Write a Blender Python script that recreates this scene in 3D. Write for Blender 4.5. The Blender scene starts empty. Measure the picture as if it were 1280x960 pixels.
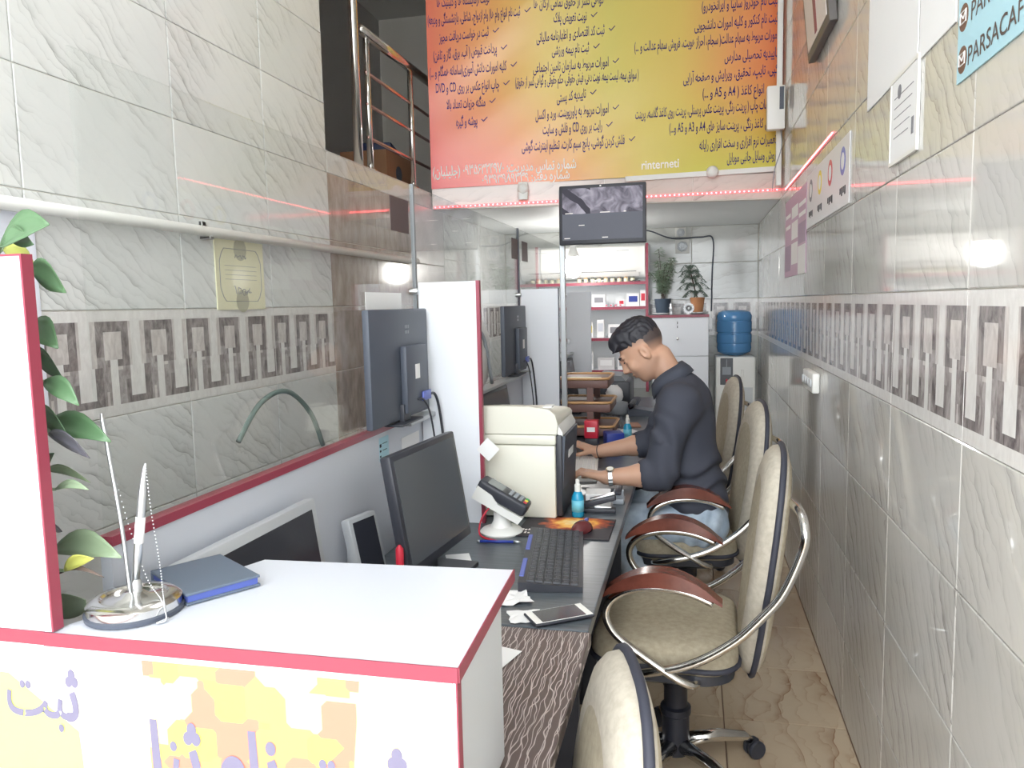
import bpy, bmesh, math, random
import numpy as np
from mathutils import Vector, Matrix
random.seed(7)
S = bpy.context.scene
COL = S.collection
PI = math.pi
# ------------------------------------------------------------------ camera, world, exposure
cam = bpy.data.cameras.new('camera'); cam.sensor_width = 36; cam.lens = 27.0; cam.clip_start = .02
camo = bpy.data.objects.new('camera', cam); COL.objects.link(camo)
def camera_matrix():
    f = 960.0
    d = Vector((226/f, 104/f, -1)).normalized()          # the shop's long axis in camera space
    up = Vector((-210/f, 8520/f, 1)); up = (up-d*up.dot(d)).normalized()
    x = d.cross(up)
    m = Matrix((x, d, up)).to_4x4(); m.translation = (0, 0, 1.48)
    return m
camo.matrix_world = camera_matrix()
S.camera = camo
S.view_settings.view_transform = 'Standard'; S.view_settings.look = 'None'
S.view_settings.gamma = 1; S.view_settings.use_curve_mapping = False
S.view_settings.exposure = 0.65
W = bpy.data.worlds.new('daylight'); S.world = W; W.use_nodes = True
bg = W.node_tree.nodes['Background']; bg.inputs[0].default_value = (.93, .97, 1, 1); bg.inputs[1].default_value = 5.3
S.cycles.max_bounces = 10; S.cycles.diffuse_bounces = 5; S.cycles.glossy_bounces = 5; S.cycles.transparent_max_bounces = 16
S.cycles.sample_clamp_indirect = 6

# ------------------------------------------------------------------ helpers
def lin(r, g, b):
    return tuple(((c/255)/12.92 if c/255 <= .04045 else ((c/255+.055)/1.055)**2.4) for c in (r, g, b)) + (1,)
MATS = {}
def mat(name, color, rough=.5, metal=0, emit=None, estr=0, spec=.5, coat=0):
    if name in MATS: return MATS[name]
    m = bpy.data.materials.new(name); m.use_nodes = True
    b = m.node_tree.nodes['Principled BSDF']
    b.inputs['Base Color'].default_value = color if len(color) == 4 else tuple(color)+(1,)
    b.inputs['Roughness'].default_value = rough; b.inputs['Metallic'].default_value = metal
    b.inputs['Specular IOR Level'].default_value = spec
    b.inputs['Coat Weight'].default_value = coat
    if emit: b.inputs['Emission Color'].default_value = emit; b.inputs['Emission Strength'].default_value = estr
    MATS[name] = m
    return m
class NT:
    def __init__(s, m): s.t = m.node_tree; s.b = s.t.nodes['Principled BSDF']
    def n(s, typ, **k):
        x = s.t.nodes.new(typ)
        for a, v in k.items():
            if a.startswith('i_'):
                key = a[2:]; key = int(key) if key.isdigit() else key.replace('_', ' ')
                x.inputs[key].default_value = v
            else: setattr(x, a, v)
        return x
    def l(s, a, b): s.t.links.new(a, b)
    def ramp(s, fac, stops, interp='LINEAR'):
        r = s.n('ShaderNodeValToRGB'); r.color_ramp.interpolation = interp
        e = r.color_ramp.elements
        while len(e) < len(stops): e.new(.5)
        for k, (p, c) in enumerate(stops): e[k].position = p; e[k].color = c
        s.l(fac, r.inputs[0]); return r.outputs[0]
    def mix(s, fac, a, b, mode='MIX'):
        x = s.n('ShaderNodeMix', data_type='RGBA', blend_type=mode)
        for i, v in ((0, fac), (6, a), (7, b)):
            if hasattr(v, 'is_output'): s.l(v, x.inputs[i])
            else: x.inputs[i].default_value = v
        return x.outputs[2]
    def math(s, op, a, b=0.0, clamp=False):
        x = s.n('ShaderNodeMath', operation=op, use_clamp=clamp)
        for i, v in ((0, a), (1, b)):
            if hasattr(v, 'is_output'): s.l(v, x.inputs[i])
            else: x.inputs[i].default_value = v
        return x.outputs[0]
    def coords(s, rnd=True, rot=(0, 0, 0), scale=(1, 1, 1)):
        tc = s.n('ShaderNodeTexCoord'); mp = s.n('ShaderNodeMapping')
        mp.inputs['Rotation'].default_value = rot; mp.inputs['Scale'].default_value = scale
        v = tc.outputs['Object']
        if rnd:
            oi = s.n('ShaderNodeObjectInfo'); vm = s.n('ShaderNodeVectorMath', operation='SCALE'); vm.inputs[0].default_value = (13.1, 7.7, 9.3)
            s.l(oi.outputs['Random'], vm.inputs['Scale']); ad = s.n('ShaderNodeVectorMath', operation='ADD')
            s.l(v, ad.inputs[0]); s.l(vm.outputs[0], ad.inputs[1]); v = ad.outputs[0]
        s.l(v, mp.inputs['Vector']); return mp.outputs[0]
def marble(name, base, shade, vein, rot, rough=.07, vscale=2.6, warp=5.0):
    m = mat(name, base, rough); t = NT(m)
    c = t.coords(True, rot)
    def band(sc, ds, lo):
        w = t.n('ShaderNodeTexWave', wave_type='BANDS', bands_direction='Z', wave_profile='SAW', i_Scale=sc, i_Distortion=ds, i_Detail=3.0, i_Detail_Scale=1.1, i_Detail_Roughness=.55)
        t.l(c, w.inputs['Vector'])
        return t.ramp(w.outputs['Fac'], [(0, (1, 1, 1, 1)), (.04, (.45, .45, .45, 1)), (.22, (lo, lo, lo, 1)), (.6, (0, 0, 0, 1))])
    n = t.n('ShaderNodeTexNoise', i_Scale=3.4, i_Detail=5.0, i_Roughness=.6); t.l(c, n.inputs['Vector'])
    gate = t.ramp(n.outputs['Fac'], [(.42, (.08, .08, .08, 1)), (.62, (1, 1, 1, 1))])
    v1 = t.math('ADD', band(vscale, warp, .12), t.math('MULTIPLY', band(vscale*2.3, warp*1.6, .15), .55), True)
    n2 = t.n('ShaderNodeTexNoise', i_Scale=1.6, i_Detail=3.0); t.l(c, n2.inputs['Vector'])
    b0 = t.mix(t.ramp(n2.outputs['Fac'], [(.35, (0, 0, 0, 1)), (.7, (1, 1, 1, 1))]), base, shade)
    t.l(t.mix(t.math('MULTIPLY', v1, gate), b0, vein), t.b.inputs['Base Color'])
    return m
def stone(name, a, b, scale=22, rough=.12):
    m = mat(name, a, rough); t = NT(m); c = t.coords(True, (0.5, 0, 0), (1, 1.6, .7))
    n = t.n('ShaderNodeTexNoise', i_Scale=scale, i_Detail=6.0, i_Roughness=.65, i_Distortion=.6); t.l(c, n.inputs['Vector'])
    t.l(t.mix(t.ramp(n.outputs['Fac'], [(.35, (0, 0, 0, 1)), (.65, (1, 1, 1, 1))]), a, b), t.b.inputs['Base Color'])
    return m
def grainy(name, a, b, scale, stretch=(1, 1, 1), rough=.5, rnd=False, bump=0):
    m = mat(name, a, rough); t = NT(m); c = t.coords(rnd, (0, 0, 0), stretch)
    n = t.n('ShaderNodeTexNoise', i_Scale=scale, i_Detail=5.0, i_Roughness=.6); t.l(c, n.inputs['Vector'])
    t.l(t.mix(t.ramp(n.outputs['Fac'], [(.35, (0, 0, 0, 1)), (.65, (1, 1, 1, 1))]), a, b), t.b.inputs['Base Color'])
    if bump:
        bp = t.n('ShaderNodeBump', i_Strength=bump, i_Distance=.004); t.l(n.outputs['Fac'], bp.inputs['Height']); t.l(bp.outputs[0], t.b.inputs['Normal'])
    return m
def glass(name, tint, refl=.04):
    m = bpy.data.materials.new(name); m.use_nodes = True; t = m.node_tree; t.nodes.clear()
    o = t.nodes.new('ShaderNodeOutputMaterial'); mx = t.nodes.new('ShaderNodeMixShader')
    tr = t.nodes.new('ShaderNodeBsdfTransparent'); tr.inputs[0].default_value = tint
    gl = t.nodes.new('ShaderNodeBsdfGlossy'); gl.inputs['Roughness'].default_value = 0.0
    lw = t.nodes.new('ShaderNodeLayerWeight'); lw.inputs[0].default_value = .5
    p = t.nodes.new('ShaderNodeMath'); p.operation = 'POWER'; p.inputs[1].default_value = 5
    q = t.nodes.new('ShaderNodeMath'); q.operation = 'MULTIPLY_ADD'; q.inputs[1].default_value = 1-refl; q.inputs[2].default_value = refl
    L = t.links.new
    L(lw.outputs['Facing'], p.inputs[0]); L(p.outputs[0], q.inputs[0]); L(q.outputs[0], mx.inputs[0]); L(tr.outputs[0], mx.inputs[1]); L(gl.outputs[0], mx.inputs[2]); L(mx.outputs[0], o.inputs[0])
    MATS[name] = m; return m

class MB:
    """collects shapes; build() links them as ONE mesh object"""
    def __init__(s): s.v = []; s.f = []; s.m = []
    def add(s, vs, fs, mi=0, M=None):
        o = len(s.v)
        s.v += [tuple(M @ Vector(p)) for p in vs] if M is not None else [tuple(p) for p in vs]
        s.f += [tuple(i+o for i in f) for f in fs]; s.m += [mi]*len(fs); return s
    def box(s, lo, hi, mi=0, M=None):
        (a, b, c), (d, e, f) = lo, hi
        return s.add([(a, b, c), (d, b, c), (d, e, c), (a, e, c), (a, b, f), (d, b, f), (d, e, f), (a, e, f)],
                     [(0, 3, 2, 1), (4, 5, 6, 7), (0, 1, 5, 4), (1, 2, 6, 5), (2, 3, 7, 6), (3, 0, 4, 7)], mi, M)
    def rbox(s, lo, hi, r=.005, mi=0, M=None, seg=2):
        bm = bmesh.new(); bmesh.ops.create_cube(bm, size=1)
        for v in bm.verts: v.co = [lo[i]+(v.co[i]+.5)*(hi[i]-lo[i]) for i in range(3)]
        bmesh.ops.bevel(bm, geom=bm.edges[:], offset=r, segments=seg, profile=.5, affect='EDGES', clamp_overlap=True)
        bm.verts.index_update()
        s.add([v.co[:] for v in bm.verts], [[v.index for v in f.verts] for f in bm.faces], mi, M); bm.free(); return s
    def tube(s, pts, r, n=10, mi=0, M=None, closed=False, flat=None):
        P = [Vector(p) for p in pts]; k = len(P); R = r if isinstance(r, (list, tuple)) else [r]*k
        T = []
        for i in range(k):
            a = P[i-1] if (i > 0 or closed) else P[i]; b = P[(i+1) % k] if (i < k-1 or closed) else P[i]
            T.append((b-a).normalized())
        N = T[0].orthogonal().normalized(); rings = []; vs = []
        for i in range(k):
            N = (N-T[i]*N.dot(T[i])); N = N.normalized() if N.length > 1e-6 else T[i].orthogonal().normalized()
            B = T[i].cross(N)
            for j in range(n):
                a = 2*PI*j/n; vs.append(P[i]+(N*math.cos(a)+B*math.sin(a))*R[i])
        fs = []
        for i in range(k if closed else k-1):
            for j in range(n):
                a = i*n+j; b = i*n+(j+1) % n; c = ((i+1) % k)*n+(j+1) % n; d = ((i+1) % k)*n+j
                fs.append((a, b, c, d))
        if not closed: fs += [tuple(range(n))[::-1], tuple((k-1)*n+j for j in range(n))]
        return s.add(vs, fs, mi, M)
    def lathe(s, prof, n=20, mi=0, M=None, c=(0, 0, 0), sx=1, sy=1):
        vs = []; fs = []
        for r, z in prof:
            for j in range(n): a = 2*PI*j/n; vs.append((c[0]+r*sx*math.cos(a), c[1]+r*sy*math.sin(a), c[2]+z))
        for i in range(len(prof)-1):
            for j in range(n): fs.append((i*n+j, i*n+(j+1) % n, (i+1)*n+(j+1) % n, (i+1)*n+j))
        fs += [tuple(range(n))[::-1], tuple((len(prof)-1)*n+j for j in range(n))]
        return s.add(vs, fs, mi, M)
    def ball(s, c, r, n=12, mi=0, M=None):
        r = r if isinstance(r, (list, tuple)) else (r, r, r); k = max(4, n//2)
        vs = []; fs = []
        for i in range(1, k):
            t = PI*i/k
            for j in range(n): a = 2*PI*j/n; vs.append((c[0]+r[0]*math.sin(t)*math.cos(a), c[1]+r[1]*math.sin(t)*math.sin(a), c[2]+r[2]*math.cos(t)))
        for i in range(k-2):
            for j in range(n): fs.append((i*n+j, (i+1)*n+j, (i+1)*n+(j+1) % n, i*n+(j+1) % n))
        vs += [(c[0], c[1], c[2]+r[2]), (c[0], c[1], c[2]-r[2])]; q = len(vs)
        for j in range(n): fs.append((q-2, j, (j+1) % n)); fs.append((q-1, (k-2)*n+(j+1) % n, (k-2)*n+j))
        return s.add(vs, fs, mi, M)
    def prism(s, poly, lo, hi, axis='z', mi=0, M=None):
        n = len(poly)
        def P(a, b, h): return {'z': (a, b, h), 'y': (a, h, b), 'x': (h, a, b)}[axis]
        vs = [P(a, b, lo) for a, b in poly]+[P(a, b, hi) for a, b in poly]
        fs = [tuple(range(n))[::-1], tuple(range(n, 2*n))]+[(i, (i+1) % n, n+(i+1) % n, n+i) for i in range(n)]
        return s.add(vs, fs, mi, M)
    def pillow(s, outline, layers, mi=0, M=None):
        """outline: 2D loop; layers: (scale, height) from the back centre round the rim to the front centre"""
        n = len(outline); cx = sum(p[0] for p in outline)/n; cy = sum(p[1] for p in outline)/n
        vs = []; fs = []
        for sc, h in layers:
            for x, y in outline: vs.append((cx+(x-cx)*sc, cy+(y-cy)*sc, h))
        for i in range(len(layers)-1):
            for j in range(n): fs.append((i*n+j, i*n+(j+1) % n, (i+1)*n+(j+1) % n, (i+1)*n+j))
        fs += [tuple(range(n))[::-1], tuple((len(layers)-1)*n+j for j in range(n))]
        return s.add(vs, fs, mi, M)
    def build(s, name, mats, parent=None, smooth=False, loc=None, rot=None):
        me = bpy.data.meshes.new(name); me.from_pydata(s.v, [], s.f)
        for m in (mats if isinstance(mats, (list, tuple)) else [mats]): me.materials.append(MATS[m] if isinstance(m, str) else m)
        me.polygons.foreach_set('material_index', s.m)
        bm = bmesh.new(); bm.from_mesh(me); bmesh.ops.recalc_face_normals(bm, faces=bm.faces[:]); bm.to_mesh(me); bm.free()
        if smooth: me.polygons.foreach_set('use_smooth', [True]*len(me.polygons))
        if smooth == 'auto':
            try: me.set_sharp_from_angle(angle=math.radians(40))
            except Exception: pass
        me.update()
        return link(name, me, parent, loc, rot)
def link(name, data, parent=None, loc=None, rot=None):
    o = bpy.data.objects.new(name, data); COL.objects.link(o)
    if parent: o.parent = parent
    if loc: o.location = loc
    if rot: o.rotation_euler = rot
    return o
def tag(o, label=None, cat=None, group=None, kind=None):
    if label: o['label'] = label
    if cat: o['category'] = cat
    if group: o['group'] = group
    if kind: o['kind'] = kind
    return o
def thing(name, label, cat, loc=(0, 0, 0), rz=0, group=None):
    o = link(name, None, None, loc, (0, 0, rz)); o.empty_display_size = .05
    return tag(o, label, cat, group)
def copy_tree(o, parent=None):
    c = o.copy(); COL.objects.link(c); c.parent = parent
    for ch in o.children: copy_tree(ch, c)
    return c
def smoothpts(pts, k=5):
    P = [Vector(p) for p in pts]; out = []
    for i in range(len(P)-1):
        a, b, c, d = P[max(i-1, 0)], P[i], P[i+1], P[min(i+2, len(P)-1)]
        for j in range(k):
            t = j/k; out.append(.5*((2*b)+(c-a)*t+(2*a-5*b+4*c-d)*t*t+(3*b-a-3*c+d)*t**3))
    return out+[P[-1]]
# Persian shaping with presentation forms, laid out in visual order
_F = {'آ': (0xFE81, 0), 'ا': (0xFE8D, 0), 'ب': (0xFE8F, 1), 'ت': (0xFE95, 1), 'ث': (0xFE99, 1), 'ج': (0xFE9D, 1), 'ح': (0xFEA1, 1), 'خ': (0xFEA5, 1), 'د': (0xFEA9, 0), 'ذ': (0xFEAB, 0), 'ر': (0xFEAD, 0), 'ز': (0xFEAF, 0), 'س': (0xFEB1, 1), 'ش': (0xFEB5, 1), 'ص': (0xFEB9, 1), 'ض': (0xFEBD, 1), 'ط': (0xFEC1, 1), 'ظ': (0xFEC5, 1), 'ع': (0xFEC9, 1), 'غ': (0xFECD, 1), 'ف': (0xFED1, 1), 'ق': (0xFED5, 1), 'ل': (0xFEDD, 1), 'م': (0xFEE1, 1), 'ن': (0xFEE5, 1), 'ه': (0xFEE9, 1), 'و': (0xFEED, 0), 'پ': (0xFB56, 1), 'چ': (0xFB7A, 1), 'ژ': (0xFB8A, 0), 'ک': (0xFB8E, 1), 'گ': (0xFB92, 1), 'ی': (0xFBFC, 1), 'ئ': (0xFE89, 1)}
def shape(t):
    if not any(c in _F for c in t): return t
    out = []; i = 0
    while i < len(t):
        c = t[i]
        if c not in _F: out.append(c); i += 1; continue
        prev = i > 0 and t[i-1] in _F and _F[t[i-1]][1]
        if c == 'ل' and i+1 < len(t) and t[i+1] == 'ا': out.append(chr(0xFEFC if prev else 0xFEFB)); i += 2; continue
        nxt = i+1 < len(t) and t[i+1] in _F
        b, dual = _F[c]
        if dual: out.append(chr(b+(3 if prev and nxt else 2 if nxt else 1 if prev else 0)))
        else: out.append(chr(b+(1 if prev else 0)))
        i += 1
    v = out[::-1]; res = []; run = []
    isl = lambda ch: ch.isascii() and ch.isalnum() or ch in '۰۱۲۳۴۵۶۷۸۹'
    for ch in v:
        if isl(ch): run.append(ch)
        else: res += run[::-1]; run = []; res.append({'(': ')', ')': '('}.get(ch, ch))
    return ''.join(res+run[::-1])
_gc = {}
DG = bpy.context.evaluated_depsgraph_get()
from mathutils.geometry import tessellate_polygon
def glyph(ch, bold):
    """one character as flat pieces (one per outer contour, with its holes), and its advance"""
    if (ch, bold) in _gc: return _gc[(ch, bold)]
    def contours(body):
        c = bpy.data.curves.new('lettering', 'FONT'); c.body = body; c.size = 1
        o = bpy.data.objects.new('lettering', c); cu = o.to_curve(DG); out = []
        for sp in cu.splines:
            P = []; bz = sp.bezier_points; n = len(bz)
            for i in range(n):
                p, q = bz[i], bz[(i+1) % n]; k = 1 if (p.co-p.handle_right).length+(q.co-q.handle_left).length < 1e-4 or p.handle_right_type == 'VECTOR' else 3
                for j in range(k):
                    t = j/k; w = p.co*(1-t)**3+p.handle_right*3*t*(1-t)**2+q.handle_left*3*t*t*(1-t)+q.co*t**3
                    if not P or (Vector(P[-1])-w.xy).length > 1e-4: P.append(tuple(w.xy))
            if len(P) > 2 and (Vector(P[0])-Vector(P[-1])).length < 1e-4: P.pop()
            if len(P) > 2: out.append(P)
        o.to_curve_clear(); bpy.data.objects.remove(o); bpy.data.curves.remove(c); return out
    area = lambda P: sum(P[i-1][0]*P[i][1]-P[i][0]*P[i-1][1] for i in range(len(P)))/2
    xmax = lambda cs: max(p[0] for P in cs for p in P)
    if '|' not in _gc: _gc['|'] = xmax(contours('|'))
    adv = xmax(contours(ch+'|'))-_gc['|']
    cs = contours(ch) if ch != ' ' else []
    sg = 1
    if cs: big = max(cs, key=lambda P: abs(area(P))); sg = 1 if area(big) > 0 else -1
    def grow(P):
        Q = []
        for i in range(len(P)):
            d1 = (Vector(P[i])-Vector(P[i-1])).normalized(); d2 = (Vector(P[(i+1) % len(P)])-Vector(P[i])).normalized(); t = d1+d2
            t = t.normalized() if t.length > .1 else d1; Q.append((P[i][0]+t.y*bold*sg, P[i][1]-t.x*bold*sg))
        return Q
    def inside(p, P):
        r = False
        for i in range(len(P)):
            (x1, y1), (x2, y2) = P[i-1], P[i]
            if (y1 > p[1]) != (y2 > p[1]) and p[0] < (x2-x1)*(p[1]-y1)/(y2-y1)+x1: r = not r
        return r
    outs = [P for P in cs if area(P)*sg > 0]; holes = [P for P in cs if area(P)*sg <= 0]; parts = []
    for P in outs:
        loops = [grow(P)]+[grow(h) for h in holes if inside(h[0], P)]
        flat = [q for l in loops for q in l]; tr = tessellate_polygon([[Vector((x, y, 0)) for x, y in l] for l in loops])
        want = abs(area(loops[0]))-sum(abs(area(l)) for l in loops[1:]); got = sum(abs(area([flat[i] for i in f])) for f in tr)
        if abs(got-want) > .06*want:                                  # a contour crossing itself: let the font fill it
            c = bpy.data.curves.new('lettering', 'FONT'); c.body = ch; c.size = 1; c.resolution_u = 3; c.offset = min(bold, .012)
            o = bpy.data.objects.new('lettering', c); me = o.to_mesh(); parts = [([(v.co.x, v.co.y) for v in me.vertices], [tuple(p.vertices) for p in me.polygons])]
            o.to_mesh_clear(); bpy.data.objects.remove(o); bpy.data.curves.remove(c); break
        parts.append((flat, [tuple(f) for f in tr]))
    _gc[(ch, bold)] = (parts, adv); return _gc[(ch, bold)]
def put_text(mb, body, org, u, v, size, width=None, bold=0, mi=0, warp=None):
    """letters overlap where they join, so neighbours lie a hair's breadth apart in depth"""
    org = Vector(org); u = Vector(u); v = Vector(v); n = u.cross(v).normalized()*.0001
    x = 0; parts = []; k = 0
    for ch in shape(body):
        gp, adv = glyph(ch, bold)
        for vs, fs in gp: parts.append((x, vs, fs, k % 7)); k += 1
        x += adv
    x0 = min(p[0]+q[0] for p in parts for q in p[1]); x1 = max(p[0]+q[0] for p in parts for q in p[1])
    sx = width/(x1-x0) if width else size
    for x, vs, fs, k in parts:
        pts = [org+u*((x+a-x0)*sx)+v*(b*size)+n*k for a, b in vs]
        if warp: pts = [warp(p) for p in pts]
        mb.add(pts, fs, mi)
def rrect(x0, x1, y0, y1, r, n=5):
    out = []
    for cx, cy, a in ((x1-r, y1-r, 0), (x0+r, y1-r, PI/2), (x0+r, y0+r, PI), (x1-r, y0+r, 1.5*PI)):
        for i in range(n+1): t = a+PI/2*i/n; out.append((cx+r*math.cos(t), cy+r*math.sin(t)))
    return out

# ------------------------------------------------------------------ materials
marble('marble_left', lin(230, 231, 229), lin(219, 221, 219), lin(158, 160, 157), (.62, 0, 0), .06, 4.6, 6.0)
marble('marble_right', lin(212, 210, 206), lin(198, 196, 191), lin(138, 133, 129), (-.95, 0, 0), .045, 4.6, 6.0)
marble('marble_back', lin(216, 218, 215), lin(202, 204, 201), lin(160, 158, 152), (0, .15, 0), .10, 2.4, 6.0)
marble('marble_beam', lin(222, 210, 202), lin(210, 198, 190), lin(170, 155, 148), (0, .4, 0), .15, 3, 6.0)
marble('floor_marble', lin(206, 188, 162), lin(186, 162, 134), lin(144, 106, 78), (0, PI/2, .35), .12, 2.2, 8.0)
grainy('brown_tile', lin(186, 172, 162), lin(152, 136, 126), 9, (1, 2.2, 1), .10, True)
grainy('pale_panel', lin(226, 224, 224), lin(212, 210, 210), 5, (1, 1, 1), .25)
mat('grout', lin(232, 228, 220), .7); mat('floor_grout', lin(120, 95, 78), .8)
stone('decor_light', lin(236, 234, 231), lin(222, 219, 216), 30)
stone('decor_mid', lin(224, 218, 214), lin(192, 184, 181), 26)
stone('decor_dark', lin(166, 158, 156), lin(106, 99, 99), 26)
stone('decor_grey', lin(190, 183, 181), lin(140, 132, 131), 26)
mat('plaster', lin(225, 225, 222), .8); mat('soffit', lin(240, 244, 244), .4); mat('dark_room', lin(196, 194, 192), .8)
mat('white_lam', lin(204, 208, 217), .28); mat('cabinet_white', lin(234, 237, 243), .3); mat('grey_lam', lin(206, 210, 214), .35)
mat('red_edge', lin(148, 60, 78), .35)
grainy('desk_top', lin(92, 99, 106), lin(72, 79, 86), 12, (.5, 9, 1), .28)
mat('desk_dark', lin(52, 53, 60), .5)
mat('black', lin(52, 54, 62), .42); mat('charcoal', lin(78, 84, 96), .5); mat('screen', lin(52, 54, 62), .12); mat('screen_grey', lin(88, 92, 98), .16)
mat('chrome', (.72, .71, .69), .14, 1); mat('silver', (.62, .64, .66), .3, 1); mat('silver_paint', lin(196, 200, 204), .35, .3)
mat('alu', lin(190, 194, 197), .4, .4)
grainy('fabric', lin(174, 164, 143), lin(158, 148, 128), 60, (1, 1, 1), .92, False, .15)
grainy('fabric_pale', lin(188, 181, 167), lin(174, 166, 152), 60, (1, 1, 1), .92, False, .15)
mat('piping', lin(52, 54, 66), .6)
grainy('arm_wood', lin(112, 62, 50), lin(84, 44, 36), 8, (1, 6, 1), .25)
mat('beige_plastic', lin(226, 225, 212), .42); mat('white_plastic', lin(236, 236, 232), .4); mat('grey_plastic', lin(150, 156, 164), .45)
mat('paper', lin(240, 240, 240), .8); mat('cream_paper', lin(232, 228, 196), .3); mat('blue_paper', lin(176, 216, 228), .6)
mat('ink', lin(40, 40, 52), .8); mat('ink_blue', lin(52, 40, 110), .7); mat('ink_white', lin(250, 245, 240), .7); mat('ink_grey', lin(140, 140, 146), .8); mat('front_ink', lin(116, 112, 136), .7)
mat('blue', lin(40, 60, 150), .4); mat('blue_plug', lin(96, 110, 190), .4); mat('red', lin(200, 40, 62), .4); mat('orange', lin(236, 150, 60), .5); mat('yellow', lin(236, 214, 70), .5); mat('green', lin(70, 170, 90), .5); mat('pink', lin(192, 158, 182), .5); mat('purple', lin(158, 130, 158), .5)
mat('cyan_liquid', lin(40, 150, 190), .15); mat('jug_blue', lin(86, 140, 190), .16)
mat('tan_wood', lin(206, 160, 110), .45); mat('brown_plastic', lin(118, 88, 82), .5); mat('terracotta', lin(188, 130, 88), .7); mat('cardboard', lin(150, 112, 84), .8)
mat('leaf', lin(86, 118, 84), .38); mat('leaf_pale', lin(128, 146, 118), .4); mat('leaf_yellow', lin(176, 180, 92), .45); mat('leaf_dark', lin(84, 84, 92), .35); mat('twig', lin(92, 78, 70), .6); mat('fine_leaf', lin(140, 158, 136), .5); mat('pine', lin(112, 128, 116), .6); mat('soil', lin(80, 66, 56), .9)
mat('shirt', lin(63, 66, 78), .82); mat('hair', lin(38, 38, 46), .55); mat('shoe', lin(44, 44, 50), .5)
grainy('jeans', lin(196, 210, 224), lin(158, 176, 196), 14, (1, 1, 1), .85)
mat('led', (1, .3, .3, 1), .5, 0, (1, .10, .12, 1), 7.0); mat('led_base', lin(246, 150, 150), .5, 0, (1, .18, .2, 1), .35)
mat('bulb', (1, 1, 1, 1), .3, 0, (1, .97, .93, 1), 46.0); mat('bulb_neck', lin(236, 236, 232), .4)
glass('pane', (.982, .99, .986, 1), .035); glass('clear_plastic', (.93, .95, .96, 1), .06)
# printed laminate: pale wavy lines on brown
m = mat('wavy_laminate', lin(98, 86, 84), .4); t = NT(m)
c = t.coords(False)
acc = None
for k, (sc, rz, ds, off) in enumerate(((21.0, .06, 4.0, 0), (18.0, -.05, 4.6, 3.3), (15.0, .02, 5.2, 7.1))):
    mp = t.n('ShaderNodeMapping'); mp.inputs['Rotation'].default_value = (0, 0, rz); mp.inputs['Location'].default_value = (off, off, 0); mp.inputs['Scale'].default_value = (1, .55, 1); t.l(c, mp.inputs[0])
    w = t.n('ShaderNodeTexWave', wave_type='BANDS', bands_direction='X', wave_profile='SIN', i_Scale=sc, i_Distortion=ds, i_Detail=1.0, i_Detail_Scale=1.6); t.l(mp.outputs[0], w.inputs['Vector'])
    r = t.ramp(w.outputs['Fac'], [(0, (0, 0, 0, 1)), (.975, (0, 0, 0, 1)), (.995, (1, 1, 1, 1))])
    acc = r if acc is None else t.math('MAXIMUM', acc, r)
t.l(t.mix(t.math('MULTIPLY', acc, .75), lin(98, 86, 84), lin(214, 204, 200)), t.b.inputs['Base Color'])

# ------------------------------------------------------------------ the shell
XL, XR, XG, YB, ZC = -1.6, .52, -.9, 6.62, 4.0
TT = .006
tag(MB().box((-2.6, -1.0, -.08), (XR+.12, YB+.12, -TT)).build('floor', 'floor_grout'), kind='structure')
FLOOR = bpy.data.objects['floor']
tag(MB().box((-9, -12, -.2), (9, -1.0, -.10)).build('pavement', mat('pavement', lin(170, 168, 162), .9)), 'grey pavement outside the shop door', 'pavement', kind='structure')
wl = MB().box((XL-.14, -1.0, 0), (XL-TT, 3.24, ZC)).box((XL-.14, 3.24, 0), (XL-TT, YB, 2.19))
WALL_L = tag(wl.build('wall_left', 'grout'), kind='structure')
WALL_R = tag(MB().box((XR+TT, -1.0, 0), (XR+.14, YB+.12, ZC)).build('wall_right', 'grout'), kind='structure')
WALL_B = tag(MB().box((-2.75, YB+TT, 0), (XR+TT, YB+.12, ZC)).build('wall_back', 'grout'), kind='structure')
tag(MB().box((-2.75, -1.0, ZC), (XR+.14, YB+.12, ZC+.1)).build('ceiling', 'plaster'), kind='structure')
for yy, lb in ((.6, 'added fill light panel, out of view above the shop entrance'), (2.4, 'added fill light panel, out of view above the middle of the shop')):  # unseen glowing panels added under the ceiling to brighten the walls
    cl = thing('fill_light_panel', lb, 'lamp', (-.55, yy, ZC)); MB().rbox((-.32, -.32, -.05), (.32, .32, -.001), .004).build('frame', 'plaster', cl); MB().box((-.30, -.30, -.054), (.30, .30, -.05)).build('diffuser', mat('fill_glow', (1, 1, 1, 1), .5, 0, (1, .99, .98, 1), 4.0), cl)
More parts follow.
